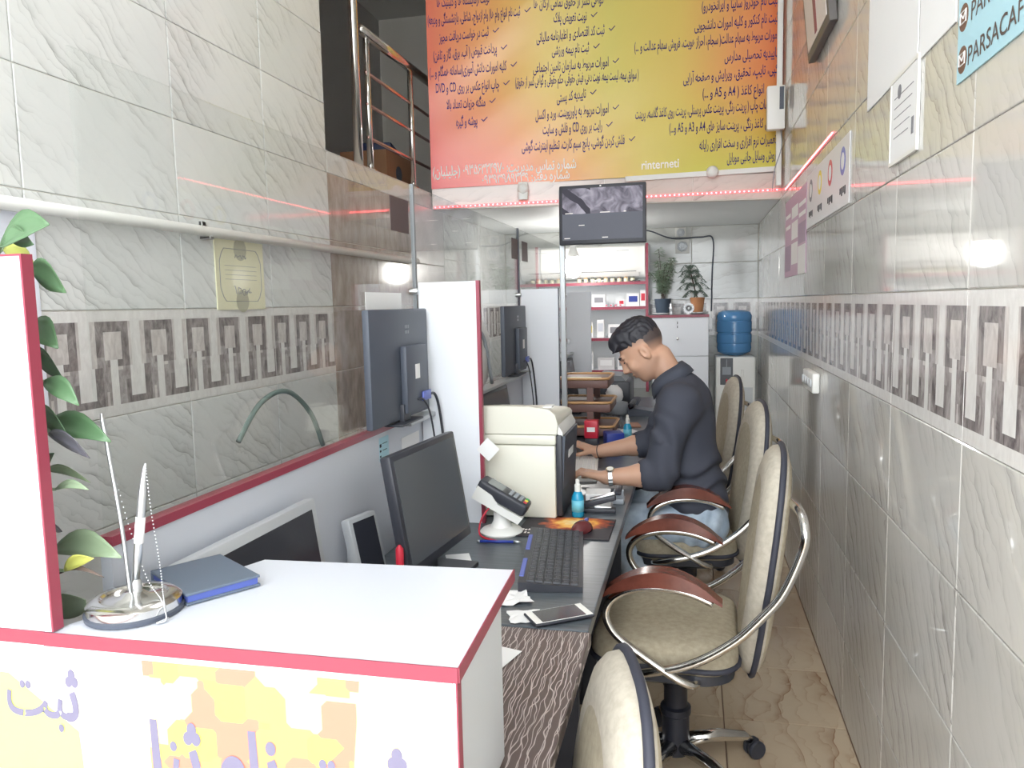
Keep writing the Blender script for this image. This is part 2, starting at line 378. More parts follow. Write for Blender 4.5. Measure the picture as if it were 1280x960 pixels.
# stairwell room behind the opening in the left wall
sw = MB().box((-2.7, 3.1, 2.09), (XL-.14, YB, 2.19)).box((-2.75, 3.1, 2.19), (-2.7, YB, ZC)).box((-2.75, 3.05, 2.09), (XL-.14, 3.1, ZC))
tag(sw.build('wall_stairwell', 'dark_room'), kind='structure')
def tile_mesh(a, b, th, axis, mats, name='tile', ch=.0025):
    """bevelled ceramic tile a x b; front face towards +axis, origin at its back centre"""
    mb = MB(); A, B = a/2, b/2
    q = lambda x, y, z: {'x': (z, x, y), '-x': (-z, x, y), '-y': (x, -z, y), 'z': (x, y, z)}[axis]
    vs = [q(x, y, 0) for x, y in ((-A, -B), (A, -B), (A, B), (-A, B))]+[q(x, y, th-ch*.5) for x, y in ((-A, -B), (A, -B), (A, B), (-A, B))]+[q(x, y, th) for x, y in ((-A+ch, -B+ch), (A-ch, -B+ch), (A-ch, B-ch), (-A+ch, B-ch))]
    mb.add(vs, [(0, 1, 5, 4), (1, 2, 6, 5), (2, 3, 7, 6), (3, 0, 4, 7), (4, 5, 9, 8), (5, 6, 10, 9), (6, 7, 11, 10), (7, 4, 8, 11), (8, 9, 10, 11)])
    me = bpy.data.meshes.new(name); me.from_pydata(mb.v, [], mb.f); me.materials.append(MATS[mats])
    bm = bmesh.new(); bm.from_mesh(me); bmesh.ops.recalc_face_normals(bm, faces=bm.faces[:])
    d = {'x': Vector((1, 0, 0)), '-x': Vector((-1, 0, 0)), '-y': Vector((0, -1, 0)), 'z': Vector((0, 0, 1))}[axis]
    bm.faces.ensure_lookup_table()
    if bm.faces[8].normal.dot(d) < 0: bmesh.ops.reverse_faces(bm, faces=bm.faces[:])
    bm.to_mesh(me); bm.free(); return me
_tiles = {}
def tile(parent, name, centre, a, b, axis, mt, g=.003):
    k = (round(a, 3), round(b, 3), axis, mt)
    if k not in _tiles: _tiles[k] = tile_mesh(a-g, b-g, TT, axis, mt)
    return link(name, _tiles[k], parent, centre)
def decor_mesh(a, b, axis):
    """printed band tile: nested squares and strips in four stone tones"""
    nx, nz = 60, 30; g = [[0]*nx for _ in range(nz)]
    def R(x0, x1, z0, z1, m):
        for z in range(max(0, z0), min(nz, z1)):
            for x in range(max(0, x0), min(nx, x1)): g[z][x] = m
    R(0, nx, 3, 27, 1)
    for x in range(-20, nx, 20):
        R(x, x+13, 14, 27, 2); R(x, x+4, 14, 17, 3); R(x+3, x+10, 16, 24, 1); R(x+5, x+8, 11, 16, 0)
        R(x+10, x+23, 3, 14, 2); R(x+10, x+13, 10, 14, 3); R(x+13, x+19, 5, 14, 0); R(x+14, x+18, 10, 27, 0); R(x+13, x+14, 17, 27, 1)
        R(x+2, x+5, 3, 14, 3); R(x+5, x+8, 3, 12, 0); R(x+8, x+11, 3, 13, 3); R(x+3, x+4, 3, 7, 1); R(x+18, x+20, 14, 20, 1)
    mb = MB(); A, B = a/2, b/2
    q = lambda x, y, z: {'x': (z, x, y), '-x': (-z, x, y), '-y': (x, -z, y)}[axis]
    for z in range(nz):
        x = 0
        while x < nx:
            e = x
            while e < nx and g[z][e] == g[z][x]: e += 1
            xa, xb = -A+a*x/nx, -A+a*e/nx; za, zb = -B+b*z/nz, -B+b*(z+1)/nz
            mb.add([q(xa, za, TT), q(xb, za, TT), q(xb, zb, TT), q(xa, zb, TT)], [(0, 1, 2, 3)], g[z][x]); x = e
    mb.add([q(x, y, h) for h in (0, TT) for x, y in ((-A, -B), (A, -B), (A, B), (-A, B))], [(0, 1, 5, 4), (1, 2, 6, 5), (2, 3, 7, 6), (3, 0, 4, 7)], 0)
    me = bpy.data.meshes.new('decor_tile'); me.from_pydata(mb.v, [], mb.f)
    for n in ('decor_light', 'decor_mid', 'decor_dark', 'decor_grey'): me.materials.append(MATS[n])
    me.polygons.foreach_set('material_index', mb.m)
    if axis in ('-x', '-y'):
        bm = bmesh.new(); bm.from_mesh(me)
        d = Vector((-1, 0, 0)) if axis == '-x' else Vector((0, -1, 0)); bm.faces.ensure_lookup_table()
        if bm.faces[0].normal.dot(d) < 0: bmesh.ops.reverse_faces(bm, faces=bm.faces[:])
        bm.to_mesh(me); bm.free()
    return me
def decor(parent, centre, a, b, axis, g=.003):
    k = ('decor', round(a, 3), round(b, 3), axis)
    if k not in _tiles: _tiles[k] = decor_mesh(a-g, b-g, axis)
    return link('decor_tile', _tiles[k], parent, centre)
ROWS = [(0, .275), (.275, .58), (.58, .885), (.885, 1.19), (1.19, 1.49)]+[(1.49+.3*k, 1.79+.3*k) for k in range(8)]
ROWS = [r for r in ROWS if r[1] < 3.95]
# left wall: marble up to the brown pier, then brown tiles, then a pale panel, then marble again
edges = [1.60-.557*k for k in range(4, 0, -1)]+[1.60, 2.19, 2.73, 3.25]
for a, b in zip(edges[:-1], edges[1:]):
    for z0, z1 in ROWS:
        c = (XL-TT, (a+b)/2, (z0+z1)/2)
        if abs(z0-1.19) < .01: decor(WALL_L, c, b-a, z1-z0, 'x')
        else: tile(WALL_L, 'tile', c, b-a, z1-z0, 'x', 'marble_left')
for a, b in ((3.25, 3.78), (3.78, 4.32)):
    for z0, z1 in ROWS[:6]+[(1.79, 2.09)]: tile(WALL_L, 'brown_tile', (XL-TT, (a+b)/2, (z0+z1)/2), b-a, z1-z0, 'x', 'brown_tile')
for z0, z1 in ((0, .87), (.87, 1.74), (1.74, 2.09)): tile(WALL_L, 'pale_panel', (XL-TT, 4.61, (z0+z1)/2), .58, z1-z0, 'x', 'pale_panel')
for a, b in ((4.9, 5.47), (5.47, 6.04), (6.04, 6.61)):
    for z0, z1 in ROWS[:7]:
        if z1 < 2.12: (decor if abs(z0-1.19) < .01 else tile)(*((WALL_L, (XL-TT, (a+b)/2, (z0+z1)/2), b-a, z1-z0, 'x') if abs(z0-1.19) < .01 else (WALL_L, 'tile', (XL-TT, (a+b)/2, (z0+z1)/2), b-a, z1-z0, 'x', 'marble_left')))
for a, b in ((3.25, 3.95), (3.95, 4.7)): tile(WALL_L, 'sill_tile', (XL-TT, (a+b)/2, 2.14), b-a, .1, 'x', 'marble_left')
# right wall
e = [1.665+.565*k for k in range(-4, 9)]; e = [x for x in e if x < 6.5]+[6.61]
for a, b in zip(e[:-1], e[1:]):
    for z0, z1 in ROWS:
        if a > 5.2 and z0 > 2.1: continue
        c = (XR+TT, (a+b)/2, (z0+z1)/2)
        if abs(z0-1.19) < .01: decor(WALL_R, c, b-a, z1-z0, '-x')
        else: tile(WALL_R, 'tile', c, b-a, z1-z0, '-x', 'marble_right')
# back wall
e = [XL+.53*k for k in range(4)]+[XR-.001]
for a, b in zip(e[:-1], e[1:]):
    for z0, z1 in ROWS[:7]:
        c = ((a+b)/2, YB+TT, (z0+z1)/2)
        if abs(z0-1.19) < .01: decor(WALL_B, c, b-a, z1-z0, '-y')
        else: tile(WALL_B, 'tile', c, b-a, z1-z0, '-y', 'marble_back')
# floor tiles
for i in range(6):
    for j in range(20):
        x0 = .11-.42*(i-1+1); y0 = 2.70-.42*8+.42*j
        x1, x2 = x0, min(x0+.42, XR)
        if y0 > 6.3 or x2-x1 < .02 or x0 < XL-.4: continue
        tile(FLOOR, 'floor_tile', ((max(x1, XL)+x2)/2, y0+.21, -TT), x2-max(x1, XL), .42, 'z', 'floor_marble', .004)
# mezzanine over the back of the shop: slab, front beam
BA, BB = Vector((XL, 4.72, 0)), Vector((XR, 5.06, 0)); BU = (BB-BA).normalized(); BN = Vector((BU.y, -BU.x, 0)); BLEN = (BB-BA).length
def bp(s, z, d=0): return BA+BU*s+BN*d+Vector((0, 0, z))
mz = MB(); poly = [(BA.x, BA.y), (BB.x, BB.y), (XR, YB), (XL, YB)]
mz.prism(poly, 2.09, 2.2); tag(mz.build('ceiling_mezzanine', 'soffit'), kind='structure')
BEAM = MB().prism([tuple(bp(0, 0, 0))[:2], tuple(bp(BLEN, 0, 0))[:2], tuple(bp(BLEN, 0, .05))[:2], tuple(bp(0, 0, .05))[:2]], 2.085, 2.24).build('trim_1', 'grout')
tag(BEAM, kind='structure')
for k in range(4):
    s0, s1 = BLEN*k/4+.002, BLEN*(k+1)/4-.002
    b = MB(); b.prism([tuple(bp(s0, 0, .05))[:2], tuple(bp(s1, 0, .05))[:2], tuple(bp(s1, 0, .056))[:2], tuple(bp(s0, 0, .056))[:2]], 2.09, 2.235)
    b.build('beam_tile', 'marble_beam', BEAM)
tag(MB().prism([tuple(bp(0, 0, 0))[:2], tuple(bp(BLEN, 0, 0))[:2], tuple(bp(BLEN, 0, -.08))[:2], tuple(bp(0, 0, -.08))[:2]], 2.24, ZC).build('wall_mezzanine', 'plaster'), kind='structure')

# ------------------------------------------------------------------ front counter (faces the street)
DZ = .75
ct = thing('reception_counter', 'white front counter with red edging and a printed advert on its face', 'counter', (-.55, 1.0, 0))
o = Vector((-.55, 1.0, 0))
def loc(*p): return [tuple(Vector(q)-o) for q in p]
tp = [(-.86, .832), (-.272, .836), (-.284, 1.182), (-.722, 1.16)]
tpl = [(x+.55, y-1.0) for x, y in tp]
MB().prism(tpl, 1.034, 1.05).build('counter_top', 'white_lam', ct)
re_ = MB()
def edge_strip(mb, a, b, z0, z1, th):
    a, b = Vector((a[0], a[1])), Vector((b[0], b[1])); d = (b-a).normalized(); n = Vector((d.y, -d.x))*th
    mb.prism([tuple(a), tuple(b), tuple(b+n), tuple(a+n)], z0, z1)
edge_strip(re_, tpl[0], tpl[1], 1.032, 1.0512, .002); edge_strip(re_, tpl[1], tpl[2], 1.032, 1.0512, .002)
re_.build('red_edging', 'red_edge', ct)
FP = MB().box((-1.5+.55, .838-1, 0), (-.276+.55, .854-1, 1.032)).build('front_panel', 'white_lam', ct)
MB().box((-.276+.55, .838-1, 0), (-.274+.55, .854-1, 1.032)).build('red_edging', 'red_edge', FP)
MB().box((-.312+.55, .856-1, .752), (-.296+.55, 1.14-1, 1.032)).build('side_panel', 'grey_lam', ct)
MB().box((-1.5+.55, .834-1, 1.033), (-.86+.55, .858-1, 1.0505)).build('board_rail', 'white_lam', ct); MB().box((-1.5+.55, .832-1, 1.032), (-.86+.55, .834-1, 1.0512)).build('red_edging', 'red_edge', ct)
# the printed advert stuck on the face: warm block pattern with lettering
m = mat('advert_print', (1, 1, 1, 1), .35); t = NT(m)
tc = t.n('ShaderNodeTexCoord'); mp = t.n('ShaderNodeMapping'); t.l(tc.outputs['Object'], mp.inputs[0])
vo = t.n('ShaderNodeTexVoronoi', distance='CHEBYCHEV', i_Scale=22.0, i_Randomness=.8); t.l(mp.outputs[0], vo.inputs['Vector'])
sx = t.n('ShaderNodeSeparateColor'); t.l(vo.outputs['Color'], sx.inputs[0])
t.l(t.ramp(sx.outputs[0], [(0, lin(244, 222, 100)), (.25, lin(232, 150, 104)), (.5, lin(226, 128, 108)), (.72, lin(248, 230, 150))], 'CONSTANT'), t.b.inputs['Base Color'])
m = mat('advert_yellow', (1, 1, 1, 1), .35); t = NT(m); tc = t.n('ShaderNodeTexCoord'); n = t.n('ShaderNodeTexNoise', i_Scale=3.0); t.l(tc.outputs['Object'], n.inputs['Vector'])
t.l(t.ramp(n.outputs['Fac'], [(.4, lin(244, 232, 120)), (.6, lin(224, 236, 124))]), t.b.inputs['Base Color'])
ad = MB().box((-1.45+.55, .8365-1, .3), (-.28+.55, .838-1, 1.03), 0)
y = .8363-1
ad.add([(-.712+.55, y, 1.022), (-.349+.55, y, 1.022), (-.365+.55, y, .55), (-.70+.55, y, .55)], [(0, 1, 2, 3)], 1)
ad.add([(-.40+.55, y-.0002, 1.022), (-.349+.55, y-.0002, 1.022), (-.36+.55, y-.0002, .55), (-.45+.55, y-.0002, .55)], [(0, 1, 2, 3)], 3)
ad.add([(-.95+.55, y, .985), (-.93+.55, y, .985), (-.82+.55, y, .91), (-.80+.55, y, .6), (-1.2+.55, y, .6), (-1.2+.55, y, .93)], [(0, 1, 2, 3, 4, 5)], 2)
adv = ad.build('advert', ['paper', 'advert_print', 'advert_yellow', mat('advert_cream', lin(250, 236, 150), .35)], FP)
tx = MB(); y = .8358-1
put_text(tx, 'ثبت نام', (-1.03+.55, y, .927), (1, 0, -.005), (0, 0, 1), .098, .215, .03)
tx.build('lettering', 'front_ink', adv); tx = MB()
put_text(tx, 'ثبت نام ثنا', (-.706+.55, y, .856), (1, 0, -.005), (0, 0, 1), .115, .365, .034)
tx.build('lettering', 'front_ink', adv)
# raised board left of the counter
bd = thing('side_board', 'tall white board with a red edge standing left of the front counter', 'board', (-1.2, .84, 0))
MB().box((-.4, -.008, 1.052), (.353, .010, 1.557)).build('panel', 'white_lam', bd)
MB().box((.353, -.008, 1.052), (.356, .010, 1.557)).box((-.4, -.008, 1.557), (.356, .010, 1.560)).build('red_edging', 'red_edge', bd)

# ------------------------------------------------------------------ long desk, partition, glass, dividers
dk = thing('long_desk', 'long dark grey desk running along the white partition to the back', 'desk', (-.56, 3.6, 0))
MB().rbox((-.33, -1.955, DZ-.03), (.334, 2.35, DZ), .003).build('desk_top', 'desk_top', dk)
MB().rbox((-.33, -2.75, DZ-.032), (.34, -1.957, DZ-.002), .003).build('patterned_top', 'wavy_laminate', dk)
MB().box((.15, -2.7, .08), (.168, 2.3, DZ-.03)).build('modesty_panel', 'desk_dark', dk)
for y in (-1.95, -.9, .4, 1.6, 2.3): MB().box((-.32, y-.009, 0), (.31, y+.009, DZ-.03)).build('leg_panel', 'desk_dark', dk)
pt = thing('desk_partition', 'low white partition with red top edge behind the desk', 'partition', (XG, 3.6, 0))
MB().box((-.012, -2.6, 0), (.008, 2.45, 1.115)).build('panel', 'white_lam', pt)
MB().box((-.014, -2.6, 1.115), (.012, -1.4, 1.131)).build('red_edging', 'red_edge', pt)
MB().rbox((-.05, -1.4, 1.115), (.06, -1.17, 1.13), .003).rbox((-.05, -1.14, 1.115), (.06, 2.45, 1.13), .003).build('ledge', 'alu', pt)
for i, (y0, y1, lb) in enumerate(((1.0, 2.43, 'nearest greenish glass pane standing on the partition'), (2.45, 4.0, 'second glass pane on the partition, between the white dividers'), (4.02, 5.505, 'farthest glass pane on the partition, beside the air conditioner'))):
    g = thing('glass_pane', lb, 'glass pane', (XG, (y0+y1)/2, 1.131), 0, 'glass panes on the partition')
    h = (y1-y0)/2
    MB().box((-.003, -h, 0), (.003, h, .745)).build('sheet', 'pane', g)
    MB().box((-.006, h-.002, 0), (.006, h+.012, .75)).build('edge_strip', mat('strip_grey', lin(140, 144, 148), .5) if i == 0 else 'charcoal', g)
    for yy in ((h-.02,) if i == 0 else (-h+.12, h-.02)):
        MB().lathe([(.011, -.008), (.011, .016), (.008, .02)], 12, 0, Matrix.Translation((.0, yy, .40)) @ Matrix.Rotation(PI/2, 4, 'Y')).build('clamp', 'silver', g, 'auto')
for i, (Y, x1, lb, red) in enumerate(((2.44, -.69, 'nearest white divider panel with a red front edge', 1), (4.01, -.689, 'white divider panel beside the grey post', 0), (5.53, -.715, 'farthest white divider panel near the back shelves', 0))):
    d = thing('desk_divider', lb, 'divider', (XG, Y, DZ))
    MB().box((.012, -.008, .001), (x1-XG, .008, .81)).build('panel', 'cabinet_white', d)
    if red: MB().box((x1-XG, -.009, .001), (x1-XG+.012, .009, .812)).build('red_edging', 'red_edge', d)
    else: MB().box((x1-XG, -.009, .001), (x1-XG+.003, .009, .812)).build('edging', 'charcoal' if i == 1 else 'white_lam', d)
    MB().rbox((.014, -.026, .44), (.034, -.0085, .475), .003).build('bracket', 'silver', d)
for (y0, y1, lb) in ((2.23, 2.385, 'dark square sticker on the nearest glass pane'), (3.845, 3.985, 'dark square sticker left of the second pane joint'), (4.09, 4.235, 'dark square sticker right of the second pane joint')):
    tag(MB().box((XG+.0035, y0, 1.715), (XG+.0045, y1, 1.82)).build('sticker', mat('sticker_dark', lin(92, 78, 80), .5)), lb, 'sticker', 'dark stickers on the glass')
tag(MB().box((XG+.0035, 2.02, 1.475), (XG+.0045, 2.295, 1.525)).build('paper_strip', 'paper'), 'white paper strip stuck on the nearest glass pane', 'paper')
nt = thing('note_card', 'small pale blue card stuck on the partition below the monitor', 'card', (XG+.0085, 2.1, 1.03))
MB().box((0, -.035, 0), (.0008, .035, .07)).build('card', 'blue_paper', nt)
tx = MB()
for k, (a, b, c_, d) in enumerate(((-.033, -.02, .042, .052), (-.033, -.022, .028, .034), (-.033, -.024, .012, .018), (-.012, .025, .05, .052), (-.012, .02, .03, .032))): tx.box((.0008, a, c_), (.001, b, d))
tx.build('print_marks', 'ink', nt)
tag(MB().box((XG+.0085, 2.24, 1.03), (XG+.0093, 2.4, 1.07)).build('paper_label', 'paper'), 'white paper label on the partition next to the divider', 'label')

# ------------------------------------------------------------------ monitors
def back_monitor(Y, lb, x=-.853):
    """screen towards the glass; the room sees its back"""
    t = thing('monitor', lb, 'monitor', (x, Y, 1.13), 0, 'customer monitors turned to the glass')
    MB().rbox((-.022, -.235, .012), (.0, .235, .345), .006).build('back_cover', 'charcoal', t, 'auto')
    MB().box((-.0235, -.22, .028), (-.022, .22, .33)).build('screen', 'screen', t)
    b = MB().rbox((0, -.02, .03), (.022, .16, .235), .006).build('connector_housing', 'charcoal', t, 'auto')
    lb_ = MB().box((.0222, .05, .13), (.0226, .09, .175), 0)
    lb_.build('label', 'paper', b)
    lg = MB()
    for k in range(6): lg.box((.0002, .04+.012*(k % 3)-.01, .27+.016*(k//3)), (.0008, .048+.012*(k % 3)-.01, .28+.016*(k//3)))
    lg.build('logo', 'grey_plastic', t)
    MB().rbox((-.03, -.09, 0.001), (.03, .09, .008), .003).rbox((-.008, -.03, .006), (.012, .03, .06), .003).build('stand', 'black', t, 'auto')
    p = MB().rbox((.022, .10, .055), (.03, .17, .085), .003).build('plug', 'blue_plug', t, 'auto')
    MB().tube(smoothpts([(.026, .165, .07), (.03, .20, .066), (.035, .225, .02), (.045, .235, -.1), (.05, .235, -.22), (.04, .22, -.36)]), .0045, 8).build('video_cable', 'black', t, True)
    MB().tube(smoothpts([(.022, .06, .065), (.028, .1, .06), (.036, .14, .0), (.05, .15, -.15), (.06, .14, -.33)]), .003, 8).build('power_cable', 'black', t, True)
    return t
back_monitor(2.175, 'dark monitor seen from behind above the partition, nearest the camera')
back_monitor(3.72, 'dark monitor seen from behind at the second desk place')
def desk_monitor(name, lb, at, rz, w, h, bezel, scr, tilt=-.16, stand=True, bz=.016, z=.06):
    t = thing(name, lb, 'monitor', at, rz)
    M = Matrix.Translation((0, 0, z)) @ Matrix.Rotation(tilt, 4, 'Y')
    MB().rbox((-.03, -w/2, 0), (0, w/2, h), .006, 0, M).build('casing', bezel, t, 'auto')
    MB().box((0, -w/2+bz, bz*1.6), (.0008, w/2-bz, h-bz), 0, M).build('screen', scr, t)
    if stand:
        sw_ = min(.1, w*.4); MB().rbox((-.085, -sw_, .0005), (.06, sw_, .014), .004).rbox((-.07, -.03, .012), (-.035, .03, z+h*.55), .004).build('stand', bezel, t, 'auto')
    return t
desk_monitor('desk_monitor', 'black desk monitor facing right beside the card reader', (-.655, 1.93, DZ), -.10, .40, .31, 'black', 'screen_grey')
desk_monitor('desk_monitor', 'black desk monitor partly hidden behind the beige printer', (-.80, 3.23, DZ), -.05, .42, .31, 'black', 'screen_grey')
desk_monitor('desk_monitor', 'far black desk monitor above the brown letter trays', (-.78, 5.1, DZ), -.05, .42, .30, 'black', 'screen_grey')
desk_monitor('silver_monitor', 'silver framed monitor rising behind the white counter top', (-.80, 1.32, DZ), -.02, .46, .25, 'silver_paint', 'screen', -.14, True, .022)
desk_monitor('silver_screen', 'small silver framed screen between two monitors, by the partition', (-.80, 1.80, DZ), -.25, .11, .17, 'silver_paint', 'screen', -.22, True, .012, .03)

# ------------------------------------------------------------------ things on the desk
# beige printer
pr = thing('printer', 'large beige multifunction printer with a dark front', 'printer', (-.578, 2.67, DZ))
MB().rbox((-.145, -.16, .004), (.128, .16, .255), .008).build('body', 'beige_plastic', pr, 'auto')
MB().rbox((-.148, -.162, .257), (.131, .162, .292), .006).build('scanner_unit', 'beige_plastic', pr, 'auto')
pf = [(-.15, .294), (.134, .294), (.138, .33), (.13, .36), (.11, .378), (.04, .388), (-.13, .39), (-.15, .38)]
lid = MB().prism(pf, -.164, .164, 'y'); lid.v = [(x, y, z-max(0, (z-.33)/.06)*.12*(y+.164)) for x, y, z in lid.v]; lid.build('lid', 'beige_plastic', pr, 'auto')
MB().rbox((.128, -.152, .01), (.15, .152, .29), .005).build('front_cover', 'black', pr, 'auto')
MB().prism([(.134, .292), (.152, .285), (.152, .297), (.136, .325)], -.145, .145, 'y').build('control_panel', 'white_plastic', pr, 'auto')
MB().prism([(.15, .10), (.160, .285), (.150, .287), (.148, .12)], -.14, .14, 'y').build('output_tray', 'charcoal', pr, 'auto')
MB().prism([(.155, .195), (.1565, .195), (.158, .222), (.1565, .222)], -.05, .05, 'y').build('badge', 'paper', pr)
MB().box((.09, -.166, .385), (.12, -.11, .3895)).build('lid_inset', 'white_plastic', pr)
tag(MB().box((-.028, -.0004, -.028), (.028, .0004, .028), 0, Matrix.Rotation(.75, 4, 'Y')).build('sticky_note', 'paper', None, False, (-.66, 2.424, 1.005)), 'white diamond paper note stuck on the red divider edge', 'note')
# card reader on its stand
ps = thing('card_reader', 'black card payment terminal on a white stand', 'card reader', (-.60, 2.345, DZ), .0)
MB().lathe([(.068, .0006), (.07, .006), (.062, .014), (.035, .022), (.026, .04), (.024, .07), (.03, .085)], 24).build('stand', 'white_plastic', ps, 'auto')
M = Matrix.Translation((.01, 0, .12)) @ Matrix.Rotation(.50, 4, 'Y')
MB().prism([(-.085, -.045), (.085, -.045), (.09, -.02), (.0, -.022), (-.03, -.005), (-.085, .0)], -.043, .043, 'y', 0, M).build('cradle', 'white_plastic', ps, 'auto')
bd_ = MB().rbox((-.088, -.039, -.02), (.088, .039, .022), .010, 0, M, 3).build('terminal', 'black', ps, 'auto')
MB().box((-.062, -.03, .0222), (-.008, .03, .0228), 0, M).build('display', mat('lcd', lin(128, 136, 138), .2), bd_)
for r in range(4):
    for c_ in range(3):
        mt = 'grey_plastic' if r < 3 else ('red', 'yellow', 'green')[c_]
        MB().rbox((.012+.018*r, -.027+.019*c_, .0215), (.024+.018*r, -.012+.019*c_, .025), .002, 0, M, 1).build('key', mt, bd_)
MB().tube(smoothpts([(-.02, -.02, .1), (-.05, -.05, .06), (-.055, -.065, .01), (.0, -.10, .004), (.06, -.11, .004)]), .003, 8).build('cable', 'red', ps, True)
# front keyboard, keys one by one
def keyboard(name, lb, at, rz, L, Wd, body, keym, single, group=None, keys=(6, 17)):
    t = thing(name, lb, 'keyboard', at, rz, group)
    MB().prism([(-Wd/2, .0008), (Wd/2, .0008), (Wd/2, .014), (-Wd/2, .026)], -L/2, L/2, 'y').build('case', body, t)
    ang = math.atan2(.012, Wd); km = None; joined = MB()
    nr, nc = keys; px = (Wd-.03)/nr; py = (L-.02)/nc
    for r in range(nr):
        c_ = 0
        while c_ < nc:
            span = 6 if (r == nr-1 and c_ == 4) else 1
            x = -Wd/2+.02+px*(r+.5); yy = -L/2+.01+py*(c_+span/2)
            z = .026-.012*((x+Wd/2)/Wd)
            k = MB().prism([(-px*.43, -py*span/2+.0012), (px*.43, -py*span/2+.0012), (px*.43, py*span/2-.0012), (-px*.43, py*span/2-.0012)], 0, .004)
            k.v = [(a*(.86 if h > 0 else 1), b-(math.copysign(.0014, b) if h > 0 else 0), h+.0) for a, b, h in k.v]
            if single:
                if span not in (_kc := single): single[span] = k.build('key', [keym], t, False, (x, yy, z), (0, ang, 0))
                else:
                    ob = link('key', single[span].data, t, (x, yy, z), (0, ang, 0))
            else:
                joined.add(k.v, k.f, 0, Matrix.Translation((x, yy, z)) @ Matrix.Rotation(ang, 4, 'Y'))
            c_ += span
    if not single: tag(joined.build('keys', keym, t), kind='stuff')
    return t
kb = keyboard('keyboard', 'black keyboard with blue side buttons in front of the nearest monitor', (-.385, 2.10, DZ), .136, .49, .165, 'black', mat('keycap', lin(60, 63, 70), .5), {0: 0})
tx = MB()
for r in range(6):
    for c_ in range(17):
        x = -.0825+.02+.0225*(r+.5); yy = -.245+.01+.02765*(c_+.5); z = .0305-.012*((x+.0825)/.165)
        tx.box((x-.003, yy-.003, z), (x-.001, yy+.002, z+.0002)); tx.box((x+.001, yy-.002, z), (x+.003, yy+.001, z+.0002))
tag(tx.build('key_legends', 'ink_grey', kb), kind='stuff')
for k in range(2): MB().rbox((-.083, -.2+.22*k, .024), (-.07, -.06+.22*k, .028), .002).build('media_buttons', 'blue_plug', kb)
keyboard('keyboard', 'white keyboard under the man\'s hands', (-.475, 3.30, DZ), .10, .44, .14, 'white_plastic', mat('keycap_white', lin(226, 226, 226), .5), None)
keyboard('keyboard', 'far black keyboard beside the brown letter trays', (-.475, 4.62, DZ), .13, .44, .14, 'charcoal', 'keycap', None)
# mouse mat with printed flames and the mouse
m = mat('mat_print', lin(40, 38, 46), .6); t = NT(m); tc = t.n('ShaderNodeTexCoord')
sp = t.n('ShaderNodeVectorMath', operation='DISTANCE'); sp.inputs[1].default_value = (.02, .06, 0)
mp = t.n('ShaderNodeMapping'); mp.inputs['Scale'].default_value = (1, 1.2, 0); t.l(tc.outputs['Object'], mp.inputs[0])
nz = t.n('ShaderNodeTexNoise', i_Scale=30.0, i_Detail=4.0); t.l(tc.outputs['Object'], nz.inputs['Vector'])
t.l(mp.outputs[0], sp.inputs[0])
dd = t.math('ADD', sp.outputs['Value'], t.math('MULTIPLY', t.math('SUBTRACT', nz.outputs['Fac'], .5), .12))
t.l(t.ramp(dd, [(.0, lin(255, 240, 190)), (.05, lin(250, 190, 90)), (.085, lin(190, 90, 50)), (.12, lin(44, 40, 48))]), t.b.inputs['Base Color'])
mm = thing('mouse_mat', 'dark mouse mat printed with flames', 'mouse mat', (-.40, 2.42, DZ), .0)
MB().rbox((-.15, -.115, .0006), (.15, .115, .004), .0015).build('mat', 'mat_print', mm)
tx = MB()
for k in range(9): tx.box((-.14+.011*k, -.06+.004*(k % 3), .0042), (-.132+.011*k, -.035-.005*(k % 2), .0044))
for k in range(7): tx.box((-.125+.011*k, -.085, .0042), (-.118+.011*k, -.068-.004*(k % 2), .0044))
tx.build('print_marks', 'ink_white', mm)
ms = thing('mouse', 'dark red mouse on the printed mat', 'mouse', (-.345, 2.385, DZ+.0045), 1.2)
MB().ball((0, 0, .0), (.05, .031, .034), 18).build('shell', mat('mouse_red', lin(96, 40, 44), .25), ms, True)
ms.children[0].data.transform(Matrix.Identity(4))
for v in ms.children[0].data.vertices: v.co.z = max(v.co.z, 0)
MB().rbox((.024, -.004, .024), (.04, .004, .034), .002).build('wheel', 'blue_plug', ms)
# smartphone on a tissue
ph = thing('smartphone', 'black and white smartphone lying at the desk edge', 'phone', (-.303, 1.706, DZ+.003), -.98+PI/2)
MB().rbox((-.075, -.038, 0), (.075, .038, .0075), .006, 0, None, 3).build('case', 'black', ph, 'auto')
MB().rbox((-.072, -.035, .0076), (.072, .035, .0084), .0004, 0, None, 1).build('bezel', 'white_plastic', ph)
MB().box((-.055, -.033, .0085), (.055, .033, .0088)).build('screen', 'screen', ph)
def crumpled(name, lb, cat, at, rz, w, d, h, n=7, mt='paper', seed=1):
    rnd = random.Random(seed); mb = MB(); vs = []
    for i in range(n):
        for j in range(n):
            u, v = i/(n-1)-.5, j/(n-1)-.5; ed = 1+rnd.uniform(-.1, .1)
            vs.append((u*w*ed, v*d*ed, .0006+rnd.random()*h))
    fs = [(i*n+j, (i+1)*n+j, (i+1)*n+j+1, i*n+j+1) for i in range(n-1) for j in range(n-1)]
    mb.add(vs, fs); mb.add([(x, y, z+.0004) for x, y, z in vs], fs)
    return tag(mb.build(name, mt, None, False, at, (0, 0, rz)), lb, cat)
crumpled('tissue', 'white crumpled tissue under the smartphone', 'tissue', (-.383, 1.695, DZ), .3, .075, .07, .003, 7, 'paper', 3)
crumpled('paper_scrap', 'torn white paper sheets at the corner of the counter', 'paper', (-.435, 1.80, DZ), .4, .085, .09, .008, 6, 'paper', 5)
tag(MB().box((-.105, -.075, .0003), (.03, .075, .001)).build('paper_sheet', 'paper', None, False, (-.40, 1.455, DZ), (0, 0, -.28)), 'white sheet of paper on the patterned desk end', 'paper')
